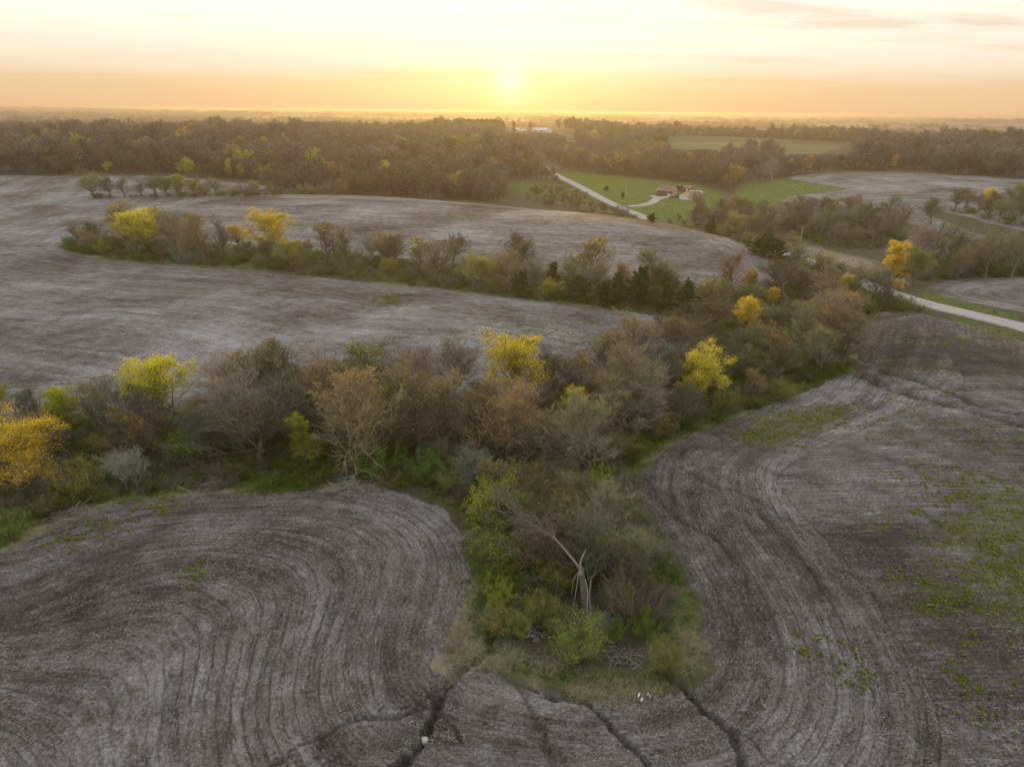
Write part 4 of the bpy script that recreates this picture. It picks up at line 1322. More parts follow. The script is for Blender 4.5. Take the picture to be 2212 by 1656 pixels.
def lite_tree(seed, form):
    """a whole bare tree in a few hundred faces for the distance"""
    g = np.random.default_rng(seed)
    s = np.linspace(0, 1, 4)
    tr = np.zeros((1, 4, 3))
    tr[0, :, 2] = s * .62
    tr[0, 1:, :2] += g.normal(size=(3, 2)) * .015
    rr = (.020 * (1.1 - .8 * s))[None]
    L1, r1 = sprout(tr, rr, 12, .14, 1, .62 if form else .5, .85 if form else .55, .28, 4, g, .2, .6, .008, .1)
    L2, r2 = sprout(L1, r1, 8, .2, 1, .55, .75, .15, 3, g, .1, .6, .006, .1)
    L3, r3 = sprout(L2, r2, 7, .1, 1, .62, .75, .12, 2, g, .1, .7, .0055, .08, .6)
    tw = join([tubes(L2, r2, 3, g), tubes(L3, r3, 3, g)])
    fl = leaf_quads(pick_on(L3, 420, g, 1.0, .015), .020, g, 1.6)
    tk = join([tubes(tr, rr, 5, g), tubes(L1, r1, 3, g)])
    sc = 1 / np.percentile(L3[:, :, 2], 99)
    V, F = join([tk, tw, fl])
    me = mesh_np(f'wood_tree_{seed}', V * sc, F, [M_FBARK, M_FTWIG])
    mi = np.ones(len(F), np.int32)
    mi[:len(tk[1])] = 0
    me.polygons.foreach_set('material_index', mi)
    o = bpy.data.objects.new(f'wood_tree_shape_{seed}', me)
    protoc.objects.link(o)


for i in range(6):
    lite_tree(600 + i, i % 2)


def scatter(name, P, rotz, scl, idx, tint, coll):
    me = bpy.data.meshes.new(name)
    n = len(P)
    me.vertices.add(n)
    me.vertices.foreach_set('co', np.asarray(P, np.float32).ravel())
    a = me.attributes.new('rot', 'FLOAT_VECTOR', 'POINT')
    a.data.foreach_set('vector', np.stack([rotz * 0, rotz * 0, rotz], -1).astype(np.float32).ravel())
    a = me.attributes.new('scl', 'FLOAT_VECTOR', 'POINT')
    a.data.foreach_set('vector', scl.astype(np.float32).ravel())
    a = me.attributes.new('idx', 'INT', 'POINT')
    a.data.foreach_set('value', idx.astype(np.int32))
    a = me.attributes.new('tint', 'FLOAT_COLOR', 'POINT')
    a.data.foreach_set('color', np.concatenate([tint, np.ones((n, 1))], 1).astype(np.float32).ravel())
    o = obj(name, me)
    ng = bpy.data.node_groups.new(name, 'GeometryNodeTree')
    ng.interface.new_socket('Geometry', in_out='INPUT', socket_type='NodeSocketGeometry')
    ng.interface.new_socket('Geometry', in_out='OUTPUT', socket_type='NodeSocketGeometry')
    N = ng.nodes.new
    gi, go, ci, ip = N('NodeGroupInput'), N('NodeGroupOutput'), N('GeometryNodeCollectionInfo'), N('GeometryNodeInstanceOnPoints')
    m2p = N('GeometryNodeMeshToPoints')
    ci.inputs['Collection'].default_value = coll
    ci.inputs['Separate Children'].default_value = True
    ci.inputs['Reset Children'].default_value = True
    ip.inputs['Pick Instance'].default_value = True
    ln = ng.links.new
    ln(gi.outputs[0], m2p.inputs[0])
    ln(m2p.outputs[0], ip.inputs['Points'])
    ln(ci.outputs[0], ip.inputs['Instance'])
    for nm, dt, sk in (('rot', 'FLOAT_VECTOR', 'Rotation'), ('scl', 'FLOAT_VECTOR', 'Scale'), ('idx', 'INT', 'Instance Index')):
        na = N('GeometryNodeInputNamedAttribute')
        na.data_type = dt
        na.inputs['Name'].default_value = nm
        ln(na.outputs[0], ip.inputs[sk])
    ln(ip.outputs[0], go.inputs[0])
    md = o.modifiers.new('scatter', 'NODES')
    md.node_group = ng
    return o


# undergrowth of the belts: a tangle of low scrub nobody could count
M_ULEAF = obj_mat('undergrowth_leaves', var=.35, scale=.5, trans=.3, src='INSTANCER')
undc = bpy.data.collections.new('undergrowth_shapes')
for i in range(5):
    pr = shrub_proto(700 + i, stems=12, leaves=900 if i < 3 else 120, leaf=.085, tw=4, jit=.14, spread=1.0)
    o = bpy.data.objects.new(f'undergrowth_shape_{i}', mesh_np(f'undergrowth_{i}', *join([q for q in pr if q is not None]), M_ULEAF))
    undc.objects.link(o)


def undergrowth():
    g = np.random.default_rng(321)
    xs, ys, kd = [], [], []
    for poly, n, mg in ((DRAW, 2100, .7), (HEDGE, 700, .6), (CLUMP, 260, .2), (RTREES, 240, .2), (HOUSE_T, 160, .3), (ROADW, 200, .3), (FARHEDGE, 90, .2), (ROWL, 130, .1)):
        P = np.asarray(poly)
        lo, hi = P.min(0), P.max(0)
        c = lo + (hi - lo) * g.random((n * 14, 2))
        d, _a = seg_dist(c[:, 0], c[:, 1], P, True)
        k = inside(c[:, 0], c[:, 1], P) & (d > mg) & (seg_dist(c[:, 0], c[:, 1], ROAD)[0] > 5.5) & (c[:, 1] > 45)
        uv = project(np.stack([c[:, 0], c[:, 1], hmap(c[:, 0], c[:, 1])], -1))
        k &= (uv[:, 0] > -80) & (uv[:, 0] < 2300)
        c = c[k][:n]
        xs.append(c[:, 0])
        ys.append(c[:, 1])
    x, y = np.concatenate(xs), np.concatenate(ys)
    n = len(x)
    h = g.uniform(.6, 2.3, n)
    w = h * g.uniform(1.0, 1.8, n)
    pal = np.array([(.13, .19, .022), (.17, .20, .035), (.22, .20, .08), (.28, .24, .16), (.25, .225, .18), (.09, .155, .018)])
    pk = np.clip((fbm(x / 8, y / 8, 44, 2) - .3) * 12 + g.normal(size=n) * 1.3, 0, 5).astype(int)
    t = pal[pk] * g.uniform(.8, 1.25, (n, 1))
    idx = np.where(pk < 2, g.integers(0, 3, n), g.integers(2, 5, n))
    tag(scatter('undergrowth', np.stack([x, y, hmap(x, y) - .08], -1), g.uniform(0, 6.28, n), np.stack([w, w, h], -1), idx, t, undc),
        'tangled green and brown undergrowth beneath the hedgerow trees', 'undergrowth', kind='stuff')


undergrowth()
# where the woods stand
NOWOOD = [F_LEFT, F_HILL, LAWN, MEADOW, F_RIGHT, F_FAR, F_MID]
FARM_CLEAR = pts([(1085, 291), (1088, 280), (1150, 276), (1200, 280), (1248, 297), (1250, 306), (1215, 306), (1190, 296), (1130, 295)])


def wood_points():
    g = np.random.default_rng(88)
    out = []
    # (r0, r1, spacing)
    for r0, r1, sp_ in ((262, 700, 5.8), (700, 1300, 8.0), (1300, 2600, 14), (2600, 5200, 26), (5200, 9000, 48)):
        n = int((r1 * r1 - r0 * r0) * R(46) / (sp_ * sp_))
        th = g.uniform(-R(46), R(46), n)
        r = np.sqrt(g.uniform(r0 * r0, r1 * r1, n))
        out.append(np.stack([r * np.sin(th), r * np.cos(th), np.full(n, sp_)], -1))
    W = np.vstack(out)
    x, y = W[:, 0], W[:, 1]
    r = np.hypot(x, y)
    keep = np.ones(len(W), bool)
    nn = r < 1200
    for p in NOWOOD:
        dd, _a = seg_dist(x[nn], y[nn], p, True)
        keep[nn] &= ~(inside(x[nn], y[nn], p) | (dd < 4))
    keep[nn] &= ~inside(x[nn], y[nn], FARM_CLEAR)
    keep[nn] &= seg_dist(x[nn], y[nn], ROAD)[0] > 10
    # valley scrub and clumps planted singly stay free
    keep &= ~((r < 318) & (x > -150) & (x < 60))
    uv = project(np.stack([x, y, hmap(x, y)], -1))
    keep &= ~((uv[:, 0] > 1170) & (uv[:, 1] > 402) & ~((uv[:, 0] > 1545) & (uv[:, 0] < 1600) & (uv[:, 1] < 425)))
    keep &= ~((uv[:, 0] > 1090) & (uv[:, 0] < 1205) & (uv[:, 1] > 390))
    # farmland between the woods further out
    keep &= ~((r > 1000) & (fbm(x / 420 + 8.2, y / 260, 15, 3) > .50 + .03 * g.normal(size=len(x)) * .3))
    right = np.arctan2(x, y) > R(4)
    keep &= ~(right & (r > 1250) & (fbm(x / 300 + 2, y / 200, 27, 3) > .43))
    keep &= ~(right & (r > 480) & (r < 900) & (np.arctan2(x, y) < R(30)) & (fbm(x / 60, y / 60, 29, 3) > .51))
    return W[keep], g


W, wg = wood_points()
wr = np.hypot(W[:, 0], W[:, 1])
nW = len(W)
hgt = wg.uniform(7.0, 13.5, nW) * (1 + .25 * smooth(1300, 4000, wr))
wid = np.where(wr < 1300, wg.uniform(.95, 1.45, nW), W[:, 2] / 9)
base_t = np.array([(.205, .192, .160), (.190, .182, .160), (.215, .190, .135), (.150, .140, .118), (.225, .200, .130)])
stand = fbm(W[:, 0] / 85, W[:, 1] / 110, 67, 3)
tint = base_t[np.clip((stand - .25) * 9 + wg.normal(size=nW) * .9, 0, 4).astype(int)] * wg.uniform(.75, 1.25, (nW, 1)) * (.6 + .8 * fbm(W[:, 0] / 55 + 9, W[:, 1] / 70, 68, 2))[:, None]
hgt = hgt * (.45 + 1.05 * fbm(W[:, 0] / 38 + 4, W[:, 1] / 34, 69, 3)) * wg.uniform(.75, 1.2, nW)
yl = wg.random(nW)
patch = fbm(W[:, 0] / 40, W[:, 1] / 40, 66, 2)
tint[yl < .05 * (patch > .55)] = (.44, .46, .06)
tint[yl < .012] = (.48, .54, .05)
tint[(yl > .965)] = (.50, .36, .09)
wz = hmap(W[:, 0], W[:, 1])
# lower growth in front of the skyline farm, its pond and the open field right of it
tp = project(np.stack([W[:, 0], W[:, 1], wz + hgt * 1.05], -1))
for u0, u1, vmin, rmax in ((1086, 1200, 287, 1150), (1200, 1218, 292, 1000), (1218, 1244, 304, 1000), (1440, 1565, 322, 900), (1690, 1850, 331, 900)):
    k_ = (tp[:, 0] > u0) & (tp[:, 0] < u1) & (tp[:, 1] < vmin) & (wr < rmax)
    full_ = project(np.stack([W[:, 0], W[:, 1], wz], -1))[:, 1]
    f_ = np.clip((full_ - vmin) / np.maximum(full_ - tp[:, 1], .1), 0, 1)
    hgt = np.where(k_, hgt * f_, hgt)
ok_ = hgt > 2.2
W, wr, hgt, wid, tint, wz = W[ok_], wr[ok_], hgt[ok_], wid[ok_], tint[ok_], wz[ok_]
nW = len(W)
tag(scatter('woods', np.stack([W[:, 0], W[:, 1], wz - .2], -1), wg.uniform(0, 6.28, nW), np.stack([hgt * wid, hgt * wid, hgt], -1), wg.integers(0, 6, nW), tint, protoc),
    'endless grey-brown leafless woods covering the hills to the horizon', 'woods', kind='stuff')

# ------------------------------------------------------------------ the split tree at the head of the ditch
def lift(u, v, by):
    d = rays(u, v)[0]
    s = by / d[1]
    return np.array([d[0] * s, by, CAM_H + d[2] * s])


def split_tree():
    b = at(1264, 1334)[0]
    by = b[1]
    g = np.random.default_rng(55)
    root = thing('split_tree', 'storm-split pale trunk with one long limb leaning left over the thicket', 'tree', tuple(b))
    L = lambda pl, dy: np.array([lift(u, v, by + d_) for (u, v), d_ in zip(pl, dy)]) - b

    def line(pl, dy, r0, r1, k=12):
        P = catmull(L(pl, dy), .25)
        t = np.linspace(0, 1, len(P))
        P = P + np.cumsum(g.normal(size=P.shape), 0) * .012 * t[:, None]
        return P[None], (r0 + (r1 - r0) * t)[None]
    tr, rr = line([(1264, 1340), (1263, 1305), (1257, 1262), (1252, 1226)], [0, 0, .1, .2], .30, .20)
    obj('trunk', mesh_np('trunk_split', *tubes(tr, rr, 9, g), M_BARK), root, color=(.17, .15, .125))
    lm, lr = line([(1255, 1250), (1250, 1226), (1234, 1204), (1214, 1180), (1194, 1160), (1165, 1142), (1128, 1116), (1098, 1092)], [.1, .2, .6, 1.0, 1.3, 1.6, 1.9, 2.1], .11, .03)
    b1, r1 = sprout(lm, lr, 16, .36, 1.0, .34, .5, .10, 6, g, .05, .42, .02, .09)
    limb = obj('leaning_limb', mesh_np('leaning_limb', *join([tubes(lm, lr, 7, g), tubes(b1, r1, 5, g)]), M_BARK), root, color=(.25, .22, .175))
    b2, r2 = sprout(b1, r1, 8, .15, 1, .5, .6, .12, 4, g, .06, .6, .016, .1)
    b3, r3 = sprout(b2, r2, 7, .1, 1, .6, .65, .1, 3, g, .05, .7, .012, .1)
    obj('twigs', mesh_np('limb_twigs', *join([tubes(b2, r2, 3, g), tubes(b3, r3, 3, g)]), M_TWIG), limb, color=(.24, .21, .175))
    for pl, dy, r0, r1_, c in (([(1254, 1240), (1254, 1215), (1260, 1200), (1267, 1187)], [-.1, -.1, -.1, 0], .10, .03, (.40, .37, .33)),
                               ([(1277, 1325), (1273, 1290), (1276, 1250)], [.2, .2, .2], .10, .03, (.42, .39, .36)),
                               ([(1268, 1320), (1268, 1280), (1263, 1248)], [-.2, -.25, -.2], .08, .03, (.40, .37, .33))):
        P, q = line(pl, dy, r0, r1_)
        obj('broken_stub', mesh_np('broken_stub', *tubes(P, q, 6, g), M_BARK), root, color=c)
    for pl, dy, r0, r1_ in (([(1250, 1236), (1246, 1262), (1236, 1312)], [-.2, -.3, -.5], .032, .010), ([(1252, 1232), (1240, 1250), (1234, 1285)], [-.1, -.2, -.2], .022, .008)):
        P, q = line(pl, dy, r0, r1_)
        obj('hanging_splinter', mesh_np('hanging_splinter', *tubes(P, q, 5, g), M_BARK), root, color=(.46, .43, .39))
    TREES.append(dict(o=root, label=root['label'], desc=None, u=1255, v=1250, b=b, h=5))


split_tree()

# ------------------------------------------------------------------ heaps of dead branches
BRUSH = [(1345, 1425, 1.5, 60, (.26, .235, .21), 'pale heap of dead branches below the green bushes of the spur'),
         (150, 1112, 2.0, 60, (.30, .26, .23), 'grey heap of dead branches at the left field edge'),
         (1345, 985, 2.6, 90, (.30, .27, .25), 'tangle of pale dead branches on the right rim of the draw'),
         (770, 1052, 2.4, 60, (.36, .34, .31), 'pale fallen branches below the straight pale trunk'),
         (668, 586, 3.0, 80, (.42, .38, .34), 'white dead brush heap under the middle hedgerow'),
         (1290, 1350, 1.2, 40, (.33, .30, .28), 'grey broken branches right of the split trunk'),
         (435, 1050, 2.6, 60, (.28, .24, .21), 'thin dead branches under the trees of the left belt'),
         (1150, 1372, .9, 30, (.34, .31, .28), 'small heap of dead sticks in front of the olive bushes')]
for (u, v, w_, n, c, lb), b in zip(BRUSH, at([q[0] for q in BRUSH], [q[1] for q in BRUSH])):
    g = np.random.default_rng(int(u))
    p0 = g.normal(size=(n, 3)) * np.array([w_ * .42, w_ * .42, 0])
    p0[:, 2] = np.abs(g.normal(size=n)) * .25
    D = unit(g.normal(size=(n, 3)) * np.array([1, 1, .38]))
    Ls = g.uniform(.5, 1.1, n) * w_ * .8
    s = np.linspace(-.5, .5, 5)
    P = p0[:, None] + (Ls[:, None] * s)[..., None] * D[:, None] + np.cumsum(g.normal(size=(n, 5, 3)), 1) * .05
    z_ = hmap(P[..., 0] + b[0], P[..., 1] + b[1]) - b[2]
    P[..., 2] = np.maximum(P[..., 2] + z_ * .8, z_ + .03)
    q = np.linspace(.035, .012, 5)[None] * g.uniform(.6, 1.2, (n, 1))
    q2, r2 = sprout(P, q, 5, .2, 1, .4, .6, .1, 3, g, .05, .6, .008, .1)
    tag(obj('brush_pile', mesh_np('brush_pile', *join([tubes(P, q, 4, g), tubes(q2, r2, 3, g)]), M_BARK), None, tuple(b), c), lb, 'brush pile', 'heaps of dead branches')

# ------------------------------------------------------------------ ground cover
def gnear(a, x, y):
    aa, bb = warp(x, y)
    i = np.clip(np.searchsorted(LR, bb), 0, NR - 1)
    j = np.clip(np.searchsorted(TH, aa), 0, NTH - 1)
    return a.reshape(NR, NTH)[i, j]


def wedge(n, r0, r1, g, pw=1.0):
    th = g.uniform(-R(47), R(47), n)
    u = g.random(n)
    e = 1 + pw
    r = (r0 ** e + u * (r1 ** e - r0 ** e)) ** (1 / e)
    return r * np.sin(th), r * np.cos(th)


def tint_mat(name, stops, trans=0.0):
    m, t, out = new_mat(name)
    c = t.ramp(t.n('ShaderNodeAttribute', attribute_name='tint').outputs['Fac'], stops)
    b = t.n('ShaderNodeBsdfDiffuse')
    t.l(c, b.inputs[0])
    if trans:
        tr = t.n('ShaderNodeBsdfTranslucent')
        t.l(c, tr.inputs[0])
        mx = t.n('ShaderNodeMixShader')
        mx.inputs[0].default_value = trans
        t.l(b.outputs[0], mx.inputs[1])
        t.l(tr.outputs[0], mx.inputs[2])
        t.l(mx.outputs[0], out.inputs[0])
    else:
        t.l(b.outputs[0], out.inputs[0])
    return m


M_STRAW = tint_mat('corn_straw', [(0, (.18, .155, .13)), (.5, (.30, .27, .235)), (1, (.52, .47, .41))])
M_CLOD = tint_mat('soil_clods', [(0, (.065, .057, .052)), (.6, (.13, .117, .109)), (1, (.22, .205, .195))])
M_GRASS = tint_mat('green_grass', [(0, (.065, .125, .014)), (.5, (.12, .19, .022)), (1, (.23, .28, .045))], .3)
M_DRYG = tint_mat('dry_grass', [(0, (.20, .17, .10)), (.5, (.38, .335, .215)), (1, (.56, .50, .36))], .25)
M_WEED = tint_mat('field_weeds', [(0, (.13, .19, .016)), (.5, (.23, .28, .026)), (1, (.40, .38, .05))], .3)


def residue():
    g = np.random.default_rng(71)
    x, y = wedge(460000, 25, 92, g, .15)
    s = gnear(ATTR['soil'], x, y)
    dn = fbm(x / 4.5, y / 4.5, 72, 3) + .25 * (fbm(x / 16, y / 16, 73, 2) - .5)
    k = (s > .6) & (gnear(ATTR['dark'], x, y) < .35) & (g.random(len(x)) < smooth(.36, .66, dn) * .9 + .05)
    ph = np.cos(gnear(ATTR['row'], x, y) * 2 * math.pi / 1.52)
    k &= (g.random(len(x)) < np.where(ph > .25, .75, .13))
    x, y = x[k], y[k]
    n = len(x)
    z = hmap(x, y)
    az = g.uniform(0, 6.28, n)
    D = np.stack([np.cos(az), np.sin(az), g.normal(size=n) * .22], -1)
    L = g.uniform(.03, .13, n)[:, None] * (1 + .8 * (g.random(n) < .06))[:, None]
    W_ = np.stack([-np.sin(az), np.cos(az), g.normal(size=n) * .5], -1) * g.uniform(.006, .016, n)[:, None]
    c = np.stack([x, y, z + .03], -1)
    V = np.stack([c - D * L - W_, c - D * L + W_, c + D * L + W_ * .6, c + D * L - W_ * .6], 1).reshape(-1, 3)
    t = np.repeat(g.random(n) ** 1.3, 4)
    tag(obj('crop_residue', mesh_np('crop_residue', V, np.arange(n * 4).reshape(n, 4), M_STRAW, attrs={'tint': t})),
        'pale bits of corn straw littering the near fields', 'crop residue', kind='stuff')


def clods():
    g = np.random.default_rng(81)
    x, y = wedge(90000, 25, 75, g, .2)
    s = gnear(ATTR['soil'], x, y)
    dn = fbm(x / 5.5, y / 5.5, 82, 3)
    k = (s > .6) & (g.random(len(x)) < smooth(.42, .64, dn))
    x, y = x[k], y[k]
    n = len(x)
    sz = g.uniform(.02, .055, n) * (1 + (g.random(n) < .05))
    base = np.array([(1, 0, 0), (0, 1, 0), (-1, 0, 0), (0, -1, 0), (0, 0, .8), (0, 0, -.6)])
    V = base[None] * sz[:, None, None] * g.uniform(.6, 1.3, (n, 6, 1))
    az = g.uniform(0, 6.28, n)
    ca, sa = np.cos(az)[:, None], np.sin(az)[:, None]
    V = np.stack([V[..., 0] * ca - V[..., 1] * sa, V[..., 0] * sa + V[..., 1] * ca, V[..., 2]], -1)
    V += np.stack([x, y, hmap(x, y) + .02], -1)[:, None]
    f = np.array([(0, 1, 4), (1, 2, 4), (2, 3, 4), (3, 0, 4)])
    F = (f[None] + np.arange(n)[:, None, None] * 6).reshape(-1, 3)
    tag(obj('soil_clods', mesh_np('soil_clods', V.reshape(-1, 3), F, M_CLOD, attrs={'tint': np.repeat(g.random(n) ** 1.5, 6)})),
        'dark crumbly soil clods over the near fields', 'soil clods', kind='stuff')


def tufts(name, x, y, nb, ln, wd, lean, mat, label, cat, g, shift=0.0):
    n = len(x)
    z = hmap(x, y)
    ln = np.broadcast_to(ln, (n,))[:, None] * g.uniform(.5, 1.2, (n, nb))
    az = g.uniform(0, 6.28, (n, nb))
    le = lean * g.uniform(.3, 1.3, (n, nb))
    c = np.stack([x, y, z], -1)[:, None] + np.stack([np.cos(az), np.sin(az), az * 0], -1) * (g.random((n, nb)) * .6 * ln * .5)[..., None]
    D = np.stack([np.cos(az) * np.sin(le), np.sin(az) * np.sin(le), np.cos(le)], -1)
    S = np.stack([-np.sin(az + 1.2), np.cos(az + 1.2), az * 0], -1) * wd * g.uniform(.6, 1.4, (n, nb))[..., None]
    mid_ = c + D * ln[..., None] * .55
    tip = c + D * ln[..., None] + np.stack([np.cos(az), np.sin(az), -np.ones_like(az) * lean * .55], -1) * ln[..., None] * .22
    V = np.stack([c - S, c + S, mid_ + S * .7, tip, mid_ - S * .7], 2).reshape(-1, 3)
    k = np.arange(n * nb)[:, None] * 5
    F4, F3 = k + np.array([[0, 1, 2, 4]]), k + np.array([[4, 2, 3]])
    t = np.clip(g.random((n, 1)) * .7 + g.random((n, nb)) * .4 + shift, 0, 1)
    tag(obj(name, mesh_np(name, V, [F4, F3], mat, attrs={'tint': np.repeat(t.ravel(), 5)})), label, cat, kind='stuff')


residue()
clods()
g5 = np.random.default_rng(95)
sdr = full(s_draw, -99)
shg = full(s_hedge, -99)
x, y = wedge(60000, 33, 130, g5, .35)
k = (gnear(ATTR['lawn'], x, y) > .25) & ((gnear(sdr, x, y) > -1.5)) & (g5.random(len(x)) < .9)
k |= (gnear(sdr, x, y) > .8) & (g5.random(len(x)) < .22) & (y < 62) & (y > 40)
tufts('grass', x[k], y[k], 9, .30, .018, .7, M_GRASS, 'short green grass along the rim of the wooded draw', 'grass', g5)
x, y = wedge(70000, 33, 150, g5, .4)
sd_ = gnear(sdr, x, y)
k = (gnear(ATTR['dry'], x, y) > .3) & (np.abs(sd_) < 4) & (g5.random(len(x)) < .8)
k |= (sd_ > 0) & (sd_ < 4) & (y < 60) & (fbm(x / 3, y / 3, 97, 3) > .54) & (g5.random(len(x)) < .28)
tufts('dry_grass', x[k], y[k], 10, .38, .014, 1.0, M_DRYG, 'dry tan grass fringing the wooded draw', 'dry grass', g5)
MOUND = [(1005, 1412, 1.0, .9), (1028, 1400, .8, .9), (985, 1430, .8, .7), (1000, 1436, .7, .6), (1070, 1432, 1.0, .8), (1100, 1422, 1.2, .7), (1245, 1494, 1.2, .6), (1275, 1490, 1.0, .6), (1330, 1490, 1.6, .5),
         (1390, 1490, 1.4, .5), (1470, 1430, 1.3, .7), (1500, 1400, 1.0, .8), (1480, 1380, 1.0, .8), (1000, 1370, 1.3, .5), (1010, 1330, 1.3, .4), (990, 1240, 1.0, .4), (1180, 1440, 1.5, .4)]
mx_, my_, ml_ = [], [], []
for (u, v, w_, l_), b in zip(MOUND, at([q[0] for q in MOUND], [q[1] for q in MOUND])):
    n = int(70 * w_ * w_)
    mx_ += list(b[0] + g5.normal(size=n) * w_ * .45)
    my_ += list(b[1] + g5.normal(size=n) * w_ * .45)
    ml_ += [l_] * n
tufts('tall_dry_grass', np.array(mx_), np.array(my_), 12, np.array(ml_) * .75, .014, 1.25, M_DRYG, 'tall pale dead grass flopping over the ditch head', 'dry grass', g5, .12)
x, y = wedge(210000, 26, 150, g5, .35)
wv = gnear(ATTR['weed'], x, y) * 1.25 + .03 * (x > 14) * (y < 55) * (fbm(x / 7, y / 7, 96, 2) > .52) + .005
pat = fbm(x / 1.1 + y * .35, y / .55, 99, 3) + .35 * (fbm(x / 5, y / 5, 98, 2) - .5)
k = (gnear(ATTR['soil'], x, y) > .5) & (g5.random(len(x)) < np.clip(wv * 2.2 - .16, 0, 1) * smooth(.45, .60, pat))
tufts('field_weeds', x[k], y[k], 10, .21, .036, .9, M_WEED, 'low yellow-green weeds sprouting in patches on the fields', 'weeds', g5)
x, y = wedge(52000, 105, 480, g5, .6)
k = ((gnear(ATTR['lawn'], x, y) > .35) | (gnear(ATTR['dry'], x, y) > .5)) & (gnear(ATTR['soil'], x, y) < .3)
dr_ = gnear(ATTR['dry'], x, y) > gnear(ATTR['lawn'], x, y)
rdd = seg_dist(x, y, ROAD)[0] > 5.5
for nm, kk, mt, lb, ct in (('verge_grass', k & ~dr_ & rdd, M_GRASS, 'green grass on the road verges and around the house', 'grass'),
                           ('verge_dry_grass', k & dr_ & rdd, M_DRYG, 'tan dead grass on the verges and the strip across the road', 'dry grass')):
    tufts(nm, x[kk], y[kk], 6, .45, .05, .8, mt, lb, ct, g5)

# ------------------------------------------------------------------ stones and litter
def lump(name, size, seed, mat, parent=None, squash=(1, 1, 1), boxy=.0):
    g = np.random.default_rng(seed)
    n = 10
    th, ph = np.meshgrid(np.linspace(0, math.pi, n), np.linspace(0, 2 * math.pi, 2 * n, endpoint=False), indexing='ij')
    D = np.stack([np.sin(th) * np.cos(ph), np.sin(th) * np.sin(ph), np.cos(th)], -1)
    if boxy:
        D = D / (np.abs(D) ** 4).sum(-1, keepdims=True) ** (boxy / 4)
    r = 1 + .45 * (fbm(D[..., 0] * 1.6 + 5 + D[..., 2], D[..., 1] * 1.6 + seed, seed, 3) - .5)
    V = (D * r[..., None] * np.array(squash) * size).reshape(-1, 3)
    i, j = np.meshgrid(np.arange(n - 1), np.arange(2 * n), indexing='ij')
    j2 = (j + 1) % (2 * n)
    F = np.stack([i * 2 * n + j, (i + 1) * 2 * n + j, (i + 1) * 2 * n + j2, i * 2 * n + j2], -1).reshape(-1, 4)
    return obj(name, mesh_np(name, V, F, mat), parent)


M_ROCK = simple('pale_limestone', (.62, .58, .50), .9, .2, 9)
M_PLASTIC = simple('white_plastic', (.78, .79, .82), .35, .08, 7, spec=.5)
M_BLACK = simple('dark_print', (.02, .025, .05), .5, .1, 5)
b = at(916, 1604)[0]
o = lump('boulder', .30, 3, M_ROCK, None, (1.05, .85, .8), .6)
o.location = (b[0], b[1], b[2] + .18)
tag(o, 'single pale boulder lying in the washed-out ditch', 'boulder')
for (u, v, s_, sd, lb) in ((1386, 1512, 1.0, 4, 'larger piece of white plastic litter with a dark band'), (1404, 1504, .6, 5, 'smaller white plastic scrap right of the banded litter')):
    b = at(u, v)[0]
    t_ = thing('plastic_litter', lb, 'litter', tuple(b), .3 * sd, 'white plastic litter below the spur')
    a_ = lump('sheet', .17 * s_, sd, M_PLASTIC, t_, (1.0, .6, .75))
    a_.location = (0, 0, .10 * s_)
    if s_ == 1.0:
        a_ = lump('dark_band', .15, sd + 7, M_BLACK, t_, (.85, .75, .35))
        a_.location = (.0, .14, .26)
    a_ = lump('folded_top', .13 * s_, sd + 3, M_PLASTIC, t_, (.9, .6, 1.5))
    a_.location = (.03, .22 * s_, .30 * s_)

# ------------------------------------------------------------------ buildings, vehicles, poles
def nth(k):
    w = ['first', 'second', 'third', 'fourth', 'fifth', 'sixth', 'seventh', 'eighth', 'ninth', 'tenth', 'eleventh', 'twelfth', 'thirteenth', 'fourteenth', 'fifteenth',
         'sixteenth', 'seventeenth', 'eighteenth', 'nineteenth']
    if k < 19:
        return w[k]
    tens = {2: 'twenty', 3: 'thirty', 4: 'forty', 5: 'fifty'}[(k + 1) // 10]
    return {2: 'twentieth', 3: 'thirtieth', 4: 'fortieth', 5: 'fiftieth'}[(k + 1) // 10] if (k + 1) % 10 == 0 else tens + '-' + w[(k + 1) % 10 - 1]


